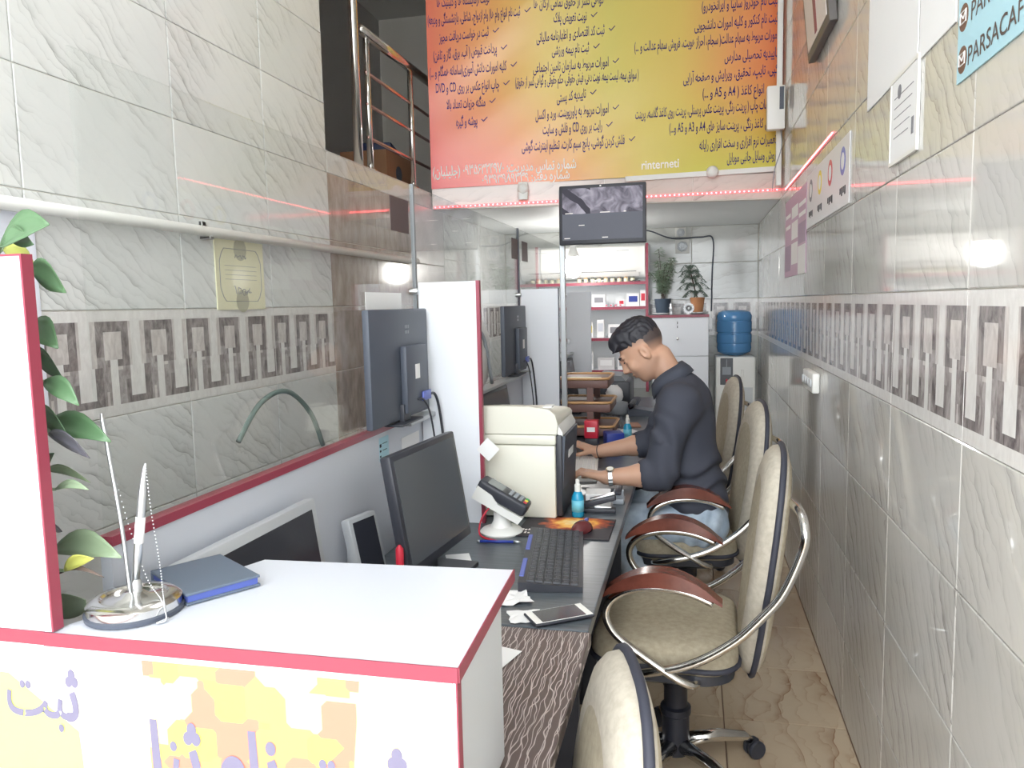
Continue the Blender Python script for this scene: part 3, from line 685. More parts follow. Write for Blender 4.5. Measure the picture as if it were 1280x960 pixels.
tag(MB().rbox((-.035, -.05, .0004), (.035, .05, .004), .001).build('white_card', 'paper', None, False, (-.655, 2.055, DZ), (0, 0, .4)), 'small white card in front of the nearest desk monitor', 'card')
pn = thing('ballpoint_pen', 'blue ballpoint pen lying before the card reader', 'pen', (-.58, 2.232, DZ+.005), .09)
MB().tube([(-.06, 0, 0), (.045, 0, 0)], .0045, 10).build('barrel', 'blue', pn, True)
MB().tube([(.045, 0, 0), (.06, 0, 0), (.07, 0, 0)], [.005, .004, .001], 10).build('tip', 'silver', pn, True)
MB().tube([(-.068, 0, 0), (-.06, 0, 0)], .004, 10).build('cap', 'silver', pn, True)
tag(MB().rbox((-.05, -.09, .0005), (.05, .09, .05), .004).build('grey_box', mat('greybox', lin(128, 136, 142), .5), None, 'auto', (-.80, 2.17, DZ), (0, 0, .1)), 'low grey box between the monitor and the partition', 'box')
mk = thing('red_marker', 'red marker tip standing behind the counter top', 'marker', (-.70, 1.72, DZ)); MB().lathe([(.009, .0), (.009, .10)], 12).build('barrel', 'paper', mk, 'auto'); MB().lathe([(.01, .10), (.01, .14), (.003, .15)], 12).build('cap', 'red', mk, 'auto')
def spray(lb, at, s=1):
    t = thing('spray_bottle', lb, 'spray bottle', at); q = lambda L: [(r*s, z*s) for r, z in L]
    MB().lathe(q([(.019, .0005), (.021, .004), (.021, .07), (.014, .085), (.010, .09)]), 18).build('bottle', 'cyan_liquid', t, True)
    MB().lathe(q([(.0215, .02), (.0215, .06)]), 18).build('label', mat('spray_label', lin(110, 190, 214), .4), t, True)
    MB().lathe(q([(.011, .088), (.011, .112), (.007, .116), (.007, .13), (.003, .132)]), 14).build('pump', 'white_plastic', t, 'auto')
spray('blue spray bottle standing against the beige printer', (-.383, 2.56, DZ+.001))
spray('blue spray bottle on the desk in front of the man', (-.335, 4.05, DZ), 1.05)
st = thing('stapler', 'black and silver stapler behind the mouse mat', 'stapler', (-.325, 2.63, DZ), .08)
MB().rbox((-.055, -.018, .0005), (.065, .018, .016), .003).build('base', 'black', st, 'auto')
MB().rbox((-.06, -.015, 0), (.07, .015, .02), .004, 0, Matrix.Translation((0, 0, .028)) @ Matrix.Rotation(-.26, 4, 'Y')).build('arm', 'black', st, 'auto')
MB().rbox((-.02, -.013, .02), (.07, .013, .027), .002, 0, Matrix.Translation((0, 0, .028)) @ Matrix.Rotation(-.26, 4, 'Y')).build('top_plate', 'silver', st, 'auto')
MB().rbox((-.01, -.01, .016), (.05, .01, .022), .002).build('staple_rail', 'silver', st, 'auto')
MB().lathe([(.012, -.019), (.012, .019)], 12, 0, Matrix.Translation((-.055, 0, .02)) @ Matrix.Rotation(PI/2, 4, 'X')).build('hinge', 'black', st, 'auto')
tag(MB().rbox((-.045, -.045, .0005), (.045, .045, .045), .002).build('memo_block', 'paper', None, False, (-.335, 2.75, DZ), (0, 0, .1)), 'white memo paper block behind the stapler', 'paper')
hp = thing('paper_punch', 'small grey and black paper punch beside the memo block', 'punch', (-.262, 2.77, DZ))
MB().rbox((-.02, -.03, .0005), (.02, .03, .02), .003).rbox((-.018, -.012, .018), (.018, .012, .05), .004).build('body', 'grey_plastic', hp, 'auto')
MB().rbox((-.012, -.035, .045), (.012, .03, .058), .004, 0, Matrix.Rotation(.2, 4, 'X')).build('handle', 'black', hp, 'auto')
fp = thing('flat_phone', 'dark phone with a silver edge between the man\'s hands', 'phone', (-.375, 3.27, DZ+.0005), .05)
MB().rbox((-.06, -.032, 0), (.06, .032, .010), .004).build('case', 'charcoal', fp, 'auto'); MB().rbox((-.0605, -.0325, .004), (.0605, .0325, .007), .001).build('edge', 'silver', fp)
# letter trays
lt = thing('letter_tray', 'three tier brown letter tray with tan rims', 'letter tray', (-.555, 4.25, DZ))
for k in range(3):
    z = .012+.13*k; x1 = .14-.012*k
    MB().rbox((-.15, -.16, z), (x1, .16, z+.05), .01).build('tray', 'brown_plastic', lt, 'auto')
    rim = [(-.15, -.16), (x1, -.16), (x1, .16), (-.15, .16)]
    MB().tube([(a, b, z+.053) for a, b in rrect(-.15, x1, -.16, .16, .03)], .008, 8, 0, None, True).build('rim', 'tan_wood', lt, True)
    if k < 2: [MB().box((.0, y_, z+.05), (.035, y_+.01, z+.135)).build('post', 'brown_plastic', lt) for y_ in (-.16, .15)]
MB().box((-.13, -.165, .32), (.08, -.163, .335)).build('paper_stack', 'cream_paper', lt)
sb = thing('stamp_box', 'red stamp box with a white label under the letter trays', 'box', (-.49, 3.78, DZ)); MB().rbox((-.032, -.03, .001), (.032, .03, .06), .003).build('base', 'black', sb, 'auto'); c_ = MB().rbox((-.034, -.032, .062), (.034, .032, .15), .004).build('lid', 'red', sb, 'auto')
MB().box((-.02, -.033, .095), (.02, -.0325, .118)).build('label', 'paper', c_)
tag(MB().rbox((-.045, -.05, .001), (.045, .05, .085), .006).build('blue_box', 'blue', None, 'auto', (-.385, 3.82, DZ), (0, 0, .3)), 'small blue box at the foot of the letter trays', 'box')
# far printer and tape dispenser
fpz = thing('far_printer', 'dark office printer at the far end of the desk', 'printer', (-.52, 5.35, DZ))
MB().rbox((-.19, -.16, .001), (.11, .18, .2), .015).build('body', 'black', fpz, 'auto')
MB().prism([(-.18, .2), (.08, .2), (.05, .235), (-.10, .245)], -.15, .17, 'y').build('lid', mat('grey_dark', lin(128, 132, 138), .4), fpz, 'auto')
MB().rbox((.11, -.12, .03), (.16, .14, .06), .005).build('paper_tray', 'charcoal', fpz, 'auto')
td = thing('tissue_dispenser', 'grey and white rounded tissue dispenser on the far desk', 'dispenser', (-.485, 4.98, DZ))
MB().lathe([(.07, .001), (.085, .02), (.085, .06), (.075, .085), (.05, .09)], 20, 0, None, (0, 0, 0), 1, .8).build('body', 'grey_plastic', td, True)
tb = MB().ball((-.01, 0, .14), (.055, .045, .06), 14)
rn = random.Random(4); tb.v = [(x+rn.uniform(-.006, .006), y+rn.uniform(-.006, .006), z+rn.uniform(-.006, .006)) for x, y, z in tb.v]; tb.build('tissue_tuft', 'paper', td, True)
tag(MB().rbox((-.05, -.07, .0004), (.05, .07, .003), .001).build('paper_sheet', 'paper', None, False, (-.36, 4.35, DZ), (0, 0, .5)), 'white paper sheet on the desk beyond the spray bottle', 'paper')
tag(MB().rbox((-.045, -.07, .0004), (.045, .07, .01), .002).build('notebook', mat('notebook', lin(170, 128, 106), .6), None, False, (-.35, 4.55, DZ), (0, 0, .2)), 'brown notebook on the far desk', 'notebook')
tag(MB().rbox((-.07, -.1, .0004), (.07, .1, .008), .002).build('paper_stack', 'paper', None, False, (-.50, 4.32, DZ), (0, 0, -.3)), 'white papers beside the letter trays', 'paper')
hs = thing('desk_phone', 'dark desk phone set behind the man\'s elbow', 'phone', (-.315, 5.0, DZ))
MB().prism([(-.09, .0008), (.09, .0008), (.09, .03), (-.09, .06)], -.08, .08, 'y').build('base', 'charcoal', hs, 'auto'); MB().tube(smoothpts([(-.07, -.1, .07), (-.06, -.03, .085), (-.06, .03, .085), (-.07, .1, .07)]), .018, 10).build('handset', 'black', hs, True)
# on the counter top: pen on a weighted stand, dark blue book
ps = thing('pen_stand', 'silver pen on a round weighted base with a bead chain', 'pen stand', (-.785, .918, 1.0512))
MB().lathe([(.066, 0), (.067, .006), (.064, .008)], 36).build('rubber_foot', 'charcoal', ps, 'auto')
MB().lathe([(.064, .008), (.064, .018), (.056, .024), (.046, .025), (.043, .022), (.02, .024), (.012, .03)], 36).build('base', 'chrome', ps, 'auto')
MB().lathe([(.005, .024), (.0075, .03), (.0075, .045), (.005, .048)], 14, 0, None, (.005, 0, 0)).build('socket', 'silver', ps, 'auto')
a, b = Vector((.004, 0, .045)), Vector((.030, .005, .217))
def al(t_): return tuple(a.lerp(b, t_))
pb = MB().tube([al(0), al(.25), al(.78), al(.80), al(.93), al(1)], [.0055, .0062, .0064, .0058, .004, .001], 12).build('pen', 'silver', ps, True)
MB().tube([al(.33), al(.55)], .0067, 12).build('label', 'paper', pb, True)
MB().tube(smoothpts([(-.006, 0, .024), (-.012, 0, .12), (-.022, 0, .21), (-.032, 0, .288)]), [.003]*15+[.0022], 8).build('spring_rod', 'silver', ps, True)
ch = MB(); cp = smoothpts([(-.032, 0, .288), (-.022, .003, .21), (-.004, .006, .12), (.02, .004, .05), (.052, -.01, .026), (.066, -.02, .014), (.072, -.028, .003), (.064, -.036, .002), (.07, -.02, .003)], 11)
for p in cp: ch.ball(tuple(p), .0013, 6)
cp = smoothpts([(.031, .005, .216), (.036, .003, .15), (.046, 0, .08), (.055, -.008, .03), (.068, -.022, .012)], 14)
for p in cp: ch.ball(tuple(p), .0013, 6)
tag(ch.build('bead_chain', 'silver', ps, True), kind='stuff')
bk = thing('notebook', 'dark blue hardback book lying on the white counter top', 'book', (-.752, 1.035, 1.0512), -.58)
MB().rbox((-.075, -.057, 0), (.075, .057, .004), .001).rbox((-.075, -.057, .014), (.075, .057, .018), .001).rbox((-.075, -.057, .0), (-.071, .057, .018), .001).build('cover', mat('book_blue', lin(92, 104, 120), .45), bk)
MB().box((-.071, -.054, .004), (.072, .054, .014)).build('pages', mat('pages', lin(80, 96, 168), .6), bk)
# cable arc and a plastic bag on the ledge
tag(MB().tube(smoothpts([(-.95, 1.45, 1.20), (-.94, 1.527, 1.273), (-.93, 1.626, 1.29), (-.925, 1.724, 1.227), (-.92, 1.775, 1.134)]), .006, 8).build('cable_arc', mat('cable_green', lin(96, 112, 108), .5), None, True), 'grey green cable arching over the partition edge', 'cable')
pb = thing('plastic_bag', 'white plastic bag slumped on the ledge of the second desk place', 'bag', (-.86, 3.05, 1.131))
rn = random.Random(9); bb = MB().ball((0, 0, .15), (.025, .15, .15), 16); bb.v = [(x+rn.uniform(-.008, .008), y+rn.uniform(-.02, .02), max(.001, z+rn.uniform(-.02, .02))) for x, y, z in bb.v]
bb.build('bag_body', mat('bag_white', lin(222, 224, 224), .4), pb, True); MB().tube(smoothpts([(.02, -.06, .25), (.028, .0, .2), (.03, .09, .02)]), .008, 8).build('strap', 'grey_plastic', pb, True)

# ------------------------------------------------------------------ office chairs (face the desk, -X)
def make_chair(label, at, rz=0.0, drop=0.0, base=.55):
    t = thing('office_chair', label, 'chair', at, rz, 'beige office chairs along the desk')
    so = rrect(-.235, .185, -.235, .235, .09, 6)
    st = MB().pillow(so, [(.0, .432), (.93, .432), (.985, .445), (1.0, .465), (1.0, .48), (.985, .50), (.94, .515), (.82, .524), (.5, .527), (0, .527)]).build('seat', 'fabric', t, True)
    MB().tube([(x*1.005, y*1.005, .455) for x, y in so], .008, 8, 0, None, True).build('piping', 'piping', st, True)
    MB().pillow(rrect(-.225, .175, -.225, .225, .09, 5), [(0, .395), (.9, .395), (1, .41), (1, .436), (.95, .4365), (0, .4365)]).build('seat_shell', 'black', t, 'auto')
    # backrest: tall pad, rounded top, leaning back
    bo = []
    for i in range(40):
        a = 2*PI*i/40; cx, sy = math.cos(a), math.sin(a)
        p = 2.6; x = math.copysign(abs(cx)**(2/p), cx)*(.225 if sy > 0 else .205); y = math.copysign(abs(sy)**(2/p), sy)*.34
        bo.append((x, y))
    M = Matrix(((0, 0, -1, .235), (1, 0, 0, 0), (0, 1, 0, .735), (0, 0, 0, 1)))
    M = Matrix.Translation((.262, 0, .715)) @ Matrix.Rotation(.125, 4, 'Y') @ Matrix(((0, 0, -1, 0), (1, 0, 0, 0), (0, 1, 0, 0), (0, 0, 0, 1)))
    bk = MB().pillow(bo, [(0, -.035), (.6, -.034), (.88, -.028), (.97, -.016), (1.0, -.002), (1.0, .006), (.985, .022), (.93, .038), (.8, .05), (.72, .048), (.66, .052), (.4, .056), (0, .055)], 0, M)
    for k in range(len(bk.m)):
        bk.m[k] = 0
    b = bk.build('backrest', ['fabric', 'fabric_pale'], t, True)
    for p in b.data.polygons:
        r = p.index//40
        if 3 <= r <= 8: p.material_index = 1
    MB().tube([tuple(M @ Vector((x*1.008, y*1.008, .0))) for x, y in bo], .009, 8, 0, None, True).build('piping', 'piping', b, True)
    for sgn in (-1, 1):
        Y = .27*sgn
        f = MB().tube(smoothpts([(.30, Y*.35, .93), (.335, Y*.8, .92), (.345, Y, .878), (.338, Y, .824), (.295, Y, .714), (.245, Y, .645), (.165, Y, .561), (.05, Y, .488), (-.09, Y*.97, .445), (-.16, Y*.8, .425)], 6), .0125, 10)
        f.tube(smoothpts([(.115, Y, .668), (.05, Y, .692), (-.025, Y, .700), (-.10, Y, .69), (-.155, Y, .66), (-.175, Y, .614), (-.15, Y, .559), (-.08, Y, .506), (.018, Y, .446), (.06, Y*.95, .425), (.075, Y*.8, .418)], 6), .0115, 10)
        f.build('side_frame', 'chrome', t, True)
        ap = MB(); N = 16; vs = []
        for i in range(N+1):
            u = i/N; x = -.185+.325*u; zb = .668+.044*math.sin(PI*u)**.8; th = .008+.034*math.sin(PI*min(1, u*1.05))**.7; hw = .024+.010*math.sin(PI*u)
            vs += [(x, Y-hw, zb), (x, Y+hw, zb), (x, Y+hw*.9, zb+th), (x, Y-hw*.9, zb+th)]
        fs = [(i*4+j, i*4+(j+1) % 4, (i+1)*4+(j+1) % 4, (i+1)*4+j) for i in range(N) for j in range(4)]+[(0, 1, 2, 3), (N*4+3, N*4+2, N*4+1, N*4)]
        ap.add(vs, fs).build('armrest', 'arm_wood', t, 'auto')
    MB().rbox((-.11, -.09, .355), (.11, .09, .396), .01).tube([(0, .05, .37), (.02, .2, .365), (.03, .26, .365)], .006, 8).build('tilt_mechanism', 'black', t, 'auto')
    MB().lathe([(.042, .075), (.042, .20), (.047, .205), (.047, .225), (.036, .23), (.036, .29), (.04, .295), (.04, .36)], 18).build('gas_column', mat('column_black', lin(34, 36, 46), .4), t, 'auto')
    for k in range(5):
        a = 2*PI*k/5+base
        L = MB().tube([(.03*math.cos(a), .03*math.sin(a), .105), (.15*math.cos(a), .15*math.sin(a), .10), (.245*math.cos(a), .245*math.sin(a), .078), (.268*math.cos(a), .268*math.sin(a), .06)], [.024, .02, .016, .012], 10).build('base_leg', 'chrome', t, True)
        R = Matrix.Translation((.268*math.cos(a), .268*math.sin(a), .0)) @ Matrix.Rotation(a+.9*k, 4, 'Z')
        cw = MB()
        for s_ in (-1, 1): cw.lathe([(.012, -.008), (.027, -.008), (.03, -.004), (.03, .004), (.027, .008), (.012, .008)], 16, 0, R @ Matrix.Translation((.015, .0155*s_, .031)) @ Matrix.Rotation(PI/2, 4, 'X'))
        cw.rbox((-.008, -.006, .02), (.03, .006, .062), .004, 0, R); cw.build('caster', 'black', L, 'auto')
    if drop:                                                          # gas lift let down
        for c in t.children:
            if c.name.startswith('gas_column'): c.scale = (1, 1, 1-drop/.36)
            elif not c.name.startswith('base_leg'): c.location.z = -drop
    return t
CHAIR = make_chair('beige office chair with wooden arms, empty, nearest the camera in full view', (-.05, 2.335, 0), -.04)
def another(label, at, rz):
    c = copy_tree(CHAIR); c['label'] = label; c.location = at; c.rotation_euler = (0, 0, rz); return c
another('beige office chair the man in the black shirt sits on', (-.02, 3.32, 0), .10)
another('beige office chair farthest away, behind the man', (-.06, 4.40, 0), .12)
make_chair('beige office chair cut off at the bottom edge, only its backrest top showing', (-.385, 1.105, 0), .25, .15, .07)

# ------------------------------------------------------------------ back of the shop
cb = thing('white_cabinet', 'white cabinet with red top edge against the back wall', 'cabinet', (-.095, 6.36, 0))
MB().box((-.215, -.235, 0), (.215, .25, 1.355)).build('body', 'grey_lam', cb)
for z0, z1 in ((.04, .395), (.40, .745), (.75, 1.05), (1.055, 1.352)):
    d = MB().rbox((-.213, -.252, z0), (.213, -.236, z1), .002).build('door', 'cabinet_white', cb)
    MB().ball((-.02, -.262, z0+(z1-z0)*.45), .012, 10).build('knob', 'chrome', d, True)
    if z0 > 1: MB().box((-.024, -.2535, z1-.05), (-.018, -.252, z1-.03)).box((-.024, -.2535, z1-.08), (-.018, -.252, z1-.06)).build('lock', 'black', d)
tb = MB().box((-.252, -.255, 1.356), (.217, .25, 1.372)).build('top', 'white_lam', cb)
MB().box((-.252, -.258, 1.355), (.218, -.255, 1.375)).build('red_edging', 'red_edge', tb)
# water cooler
wc = thing('water_cooler', 'white water cooler with a grey panel beside the cabinet', 'water cooler', (.325, 6.38, 0))
MB().rbox((-.15, -.18, 0), (.15, .18, 1.04), .015).build('body', 'white_plastic', wc, 'auto')
MB().rbox((-.115, -.186, .82), (-.02, -.179, 1.03), .003).build('control_panel', mat('panel_dark', lin(72, 76, 82), .3), wc)
MB().box((-.10, -.1875, .90), (-.035, -.186, .96)).box((-.07, -.1875, .96), (-.065, -.186, 1.02)).build('panel_print', 'grey_plastic', wc)
tp_ = MB().tube(smoothpts([(-.067, -.186, .86), (-.067, -.21, .86), (-.067, -.215, .84)]), .008, 8).build('tap', 'red', wc, True)
MB().rbox((.04, -.196, .88), (.06, -.179, .94), .003).build('tap_handle', 'white_plastic', wc)
MB().box((-.02, -.1815, .62), (.13, -.179, .80)).build('drip_recess', mat('recess', lin(204, 208, 210), .5), wc)
MB().rbox((-.12, -.187, .06), (.12, -.179, .56), .003).build('lower_door', mat('cooler_door', lin(216, 220, 222), .4), wc)
wj = thing('water_jug', 'blue water jug upside down on the cooler', 'water jug', (.32, 6.36, 1.04))
MB().lathe([(.05, .0005), (.09, .012), (.125, .03), (.132, .06), (.13, .10), (.135, .105), (.135, .17), (.129, .175), (.129, .185), (.135, .19), (.135, .27), (.13, .275), (.133, .285), (.135, .315), (.12, .345), (.09, .358), (.04, .36)], 28).build('bottle', 'jug_blue', wj, 'auto')
# red-trimmed shelves
sh = thing('shelf_unit', 'white wall shelves with red edges behind the air conditioner', 'shelf', (-.80, 6.47, 0))
for x in (-.46, .44): MB().box((x-.009, -.14, .75), (x+.009, .14, 1.95)).build('upright', 'cabinet_white', sh); MB().box((x-.011, -.152, .75), (x+.011, -.14, 1.95)).build('red_edging', 'red_edge', sh)
MB().box((-.45, .13, .75), (.43, .145, 1.66)).build('back_panel', mat('back_white', lin(238, 240, 239), .5), sh)
SHZ = (.925, 1.19, 1.445, 1.645)
for z in SHZ:
    p = MB().box((-.45, -.14, z-.02), (.43, .13, z)).build('shelf_board', 'cabinet_white', sh)
    MB().box((-.45, -.152, z-.022), (.43, -.14, z+.002)).build('red_edging', 'red_edge', p)
def box_item(name, lb, cat, x, z, w, d, h, m1, m2=None, y=6.40):
    t = thing(name, lb, cat, (x, y, z+.0008))
    MB().rbox((-w/2, -d/2, 0), (w/2, d/2, h), .002).build('carton', m1, t)
    if m2: MB().box((-w/2*.7, -d/2-.001, h*.35), (w/2*.7, -d/2, h*.8)).build('print', m2, t)
z4, z3, z2, z1 = SHZ[3], SHZ[2], SHZ[1], SHZ[0]
for k in range(9):
    tt = thing('jar', ('leftmost small jar', 'second small jar', 'third small jar', 'fourth small jar', 'fifth small jar', 'sixth small jar', 'seventh small jar', 'eighth small jar', 'rightmost small jar')[k]+' in the row on the top shelf', 'jar', (-.92+.055*k, 6.41, z4+.0008), 0, 'jars on the top shelf')
    MB().lathe([(.017, 0), (.018, .03), (.014, .034)], 12).build('glass', 'cream_paper', tt, True); MB().lathe([(.015, .034), (.015, .042)], 12).build('lid', ('brown_plastic', 'tan_wood', 'black')[k % 3], tt, True)
tt = thing('cable_coil', 'dark cable coil at the right end of the top shelf', 'cable', (-.462, 6.41, z4+.006)); MB().tube([(.04*math.cos(a/10*PI), .03*math.sin(a/10*PI), .004*math.sin(a)) for a in range(20)], .005, 6, 0, None, True).build('coil', 'black', tt, True)
box_item('carton', 'slim white box at the left of the second shelf', 'box', -.845, z3, .03, .06, .085, 'white_lam', 'red')
box_item('carton', 'white box with grey print on the second shelf', 'box', -.755, z3, .105, .06, .10, 'paper', 'ink_grey')
box_item('carton', 'blue topped white box on the second shelf', 'box', -.475, z3, .10, .06, .105, 'paper', 'blue')
box_item('carton', 'small white box in the middle of the second shelf', 'box', -.57, z3, .05, .05, .06, 'paper', 'red')
box_item('carton', 'tall clear looking box right of the blue one', 'box', -.395, z3, .045, .05, .13, 'pale_panel', 'red')
for k in range(4): box_item('tag_card', ('leftmost', 'second', 'third', 'rightmost')[k]+' small price card on the second shelf', 'card', -.69+.038*k, z3, .02, .012, .022, 'white_lam', 'red', 6.345)
box_item('carton', 'white box with a yellow patch on the third shelf', 'box', -.835, z2, .06, .05, .125, 'paper', 'yellow')
box_item('carton', 'tall white blister pack on the third shelf', 'box', -.745, z2, .06, .03, .15, 'paper', 'white_lam')
box_item('carton', 'wide white pack beside the man\'s hair on the third shelf', 'box', -.63, z2, .10, .05, .11, 'paper', 'ink_grey')
box_item('carton', 'white pack with grey picture on the third shelf, half hidden by the man', 'box', -.50, z2, .08, .05, .12, 'paper', 'ink_grey')
box_item('carton', 'tall white blister pack on the lowest shelf', 'box', -.835, z1, .055, .03, .15, 'paper', 'white_lam')
box_item('carton', 'grey and white bag of parts on the lowest shelf', 'bag', -.70, z1, .14, .05, .10, 'pale_panel', 'paper')
box_item('carton', 'pale box before the man\'s nose on the lowest shelf', 'box', -.56, z1, .09, .05, .09, 'paper', 'ink_grey')
# air conditioner
ac = thing('air_conditioner', 'white split air conditioner on the back wall', 'air conditioner', (-.81, 6.61, 1.68))
prf = [(0, .0), (-.14, .0), (-.20, .035), (-.225, .09), (-.225, .25), (-.20, .265), (0, .265)]
MB().prism([(a, b) for a, b in prf], -.43, .43, 'x').build('housing', 'white_plastic', ac, 'auto')
MB().prism([(-.165, .012), (-.208, .045), (-.2115, .055), (-.168, .02)], -.36, .36, 'x').build('air_outlet', 'black', ac)
MB().prism([(-.185, .012), (-.222, .045), (-.225, .050), (-.188, .017)], -.38, .38, 'x').build('louvre', 'white_plastic', ac)
MB().box((-.10, -.2262, .21), (-.02, -.225, .215)).box((.2, -.2262, .22), (.3, -.225, .224)).build('print', 'grey_plastic', ac)
MB().tube(smoothpts([(.43, -.1, .03), (.45, -.1, -.05), (.46, -.12, -.2)]), .006, 8).build('drain_hose', 'grey_plastic', ac, True)
# hanging bulb
bl = thing('hanging_bulb', 'bright bulb hanging from the mezzanine ceiling', 'lamp', (-.885, 5.85, 2.09))
MB().lathe([(.04, -.001), (.04, -.015), (.01, -.02)], 18).build('ceiling_rose', 'white_plastic', bl, 'auto')
MB().tube([(0, 0, -.015), (0, 0, -.09)], .003, 8).build('cord', 'grey_plastic', bl, True)
MB().lathe([(.012, -.085), (.02, -.09), (.021, -.15), (.017, -.155)], 16).build('socket', 'charcoal', bl, 'auto')
MB().lathe([(.018, -.155), (.024, -.19), (.04, -.235), (.05, -.26)], 20).build('neck', 'bulb_neck', bl, True)
MB().lathe([(.05, -.26), (.062, -.30), (.066, -.34), (.056, -.385), (.03, -.41), (.005, -.418)], 20).build('globe', 'bulb', bl, True)
# plants on the cabinet
def pot(t, r0, r1, h, m1, z=.0): MB().lathe([(r0, z+.0005), (r1, z+h), (r1*.9, z+h), (r1*.88, z+h-.015), (.001, z+h-.02)], 20).build('pot', m1, t, 'auto'); MB().lathe([(r1*.87, z+h-.016), (r1*.5, z+h-.012)], 16).build('soil', 'soil', t)
bp_ = thing('leafy_pot_plant', 'tall fine leaved plant in a dark blue pot on the cabinet', 'plant', (-.235, 6.32, 1.3735))
MB().lathe([(.05, .0005), (.085, .012), (.087, .016), (.05, .006)], 20).build('saucer', 'white_plastic', bp_, 'auto')
pot(bp_, .05, .068, .12, mat('pot_blue', lin(66, 80, 96), .4), .008)
rn = random.Random(11); stm = MB(); lf = MB()
def blade(mb, p, d, L, w, mi=0):
    d = Vector(d).normalized(); sdir = d.cross(Vector((0, 0, 1))); sdir = sdir.normalized() if sdir.length > .05 else Vector((1, 0, 0)); p = Vector(p)
    up = sdir.cross(d)
    mb.add([p, p+d*L*.5+sdir*w+up*.002, p+d*L, p+d*L*.5-sdir*w+up*.002, p+d*L*.5-up*w*.5], [(0, 1, 4), (1, 2, 4), (2, 3, 4), (3, 0, 4)], mi)
for k in range(16):
    a = rn.uniform(0, 2*PI); top = Vector((math.cos(a)*rn.uniform(.01, .11), math.sin(a)*rn.uniform(.01, .08), rn.uniform(.25, .46))); b0 = Vector((rn.uniform(-.02, .02), rn.uniform(-.02, .02), .115))
    if k == 0: top = Vector((-.03, 0, .52))
    pts = smoothpts([b0, b0.lerp(top, .5)+Vector((0, 0, .03)), top], 5); stm.tube(pts, .002, 5)
    for i in range(3, len(pts)):
        for q in range(7):
            aa = rn.uniform(0, 2*PI); blade(lf, pts[i]+Vector((rn.uniform(-.01, .01),)*3), (math.cos(aa), math.sin(aa), rn.uniform(-.6, .3)), rn.uniform(.035, .06), .005)
stm.build('stems', 'twig', bp_, True); tag(lf.build('foliage', 'fine_leaf', bp_), kind='stuff')
np_ = thing('norfolk_pine', 'small tiered pine in a terracotta pot on the cabinet', 'plant', (.035, 6.33, 1.3735))
MB().lathe([(.05, .0005), (.085, .012), (.087, .018), (.05, .006)], 20).build('saucer', 'white_plastic', np_, 'auto'); pot(np_, .042, .058, .125, 'terracotta', .008)
tr = MB().tube(smoothpts([(0, 0, .11), (-.02, 0, .2), (-.045, 0, .3), (-.06, 0, .375)], 4), [.005]*9+[.003]*4, 6); tr.build('trunk', 'twig', np_, True)
br = MB()
for z, R, n in ((.17, .10, 6), (.23, .115, 6), (.285, .10, 5), (.33, .085, 5), (.37, .07, 4)):
    cx = -.06*(z-.11)/.26
    for k in range(n):
        a = 2*PI*k/n+z*9; pts = smoothpts([(cx, 0, z), (cx+R*.5*math.cos(a), R*.5*math.sin(a), z+.02), (cx+R*math.cos(a), R*math.sin(a), z-.025)], 5)
        br.tube(pts, .0025, 5)
        for p in pts[1:]:
            for q in range(5): aa = rn.uniform(0, 2*PI); blade(br, p, (math.cos(aa), math.sin(aa), -.7), .026, .0025)
br.build('branches', 'pine', np_)
og = thing('crystal_ornament', 'round clear crystal ornament in front of the terracotta pot', 'ornament', (-.03, 6.20, 1.3735)); q = MB()
for k in range(16): a = 2*PI*k/16; q.prism([(-.005, 0), (.005, 0), (.008, .036), (0, .044), (-.008, .036)], -.006, .006, 'y', 0, Matrix.Translation((0, 0, .05)) @ Matrix.Rotation(a, 4, 'Y'))
q.ball((0, 0, .05), (.018, .008, .018), 12); q.lathe([(.02, .0005), (.012, .01)], 12); q.build('facets', mat('crystal', lin(226, 228, 232), .08), og)
fg = thing('silver_figurine', 'small silver figurine before the dark blue pot', 'ornament', (-.165, 6.20, 1.3735)); MB().lathe([(.018, .0005), (.012, .015), (.016, .04), (.02, .055), (.01, .07), (.013, .085), (.004, .095)], 14).build('figure', 'silver', fg, True)
for k, (x, z, s_) in enumerate(((-.10, 2.045, .09), (-.085, 1.93, .115))):
    r = thing('rose_plaque', ('upper', 'lower')[k]+' white rose relief plaque on the back wall', 'wall ornament', (x, YB-.002, z))
    MB().rbox((-s_/2, -.008, -s_/2 if k else -.035), (s_/2, 0, s_/2 if k else .04), .003).build('plate', 'white_plastic', r)
    for j, (rr, dd) in enumerate(((.045, .012), (.032, .018), (.018, .024))):
        MB().lathe([(rr*s_/.115*.8, 0), (rr*s_/.115, dd*.6), (rr*s_/.115*.85, dd)], 7, 0, Matrix.Translation((0, -.008, 0)) @ Matrix.Rotation(PI/2, 4, 'X') @ Matrix.Rotation(.5*j, 4, 'Z')).build('petal_ring', 'grey_lam' if j != 1 else 'silver_paint', r)
tag(MB().tube(smoothpts([(-.62, 5.95, 2.075), (-.5, 6.2, 2.06), (-.35, 6.5, 2.06), (-.17, 6.605, 2.0), (.06, 6.605, 2.0), (.16, 6.605, 1.98), (.155, 6.605, 1.7), (.15, 6.60, 1.39)], 6), .006, 8).build('power_cable', 'charcoal', None, True), 'black cable sagging along the back wall down behind the plants', 'cable')
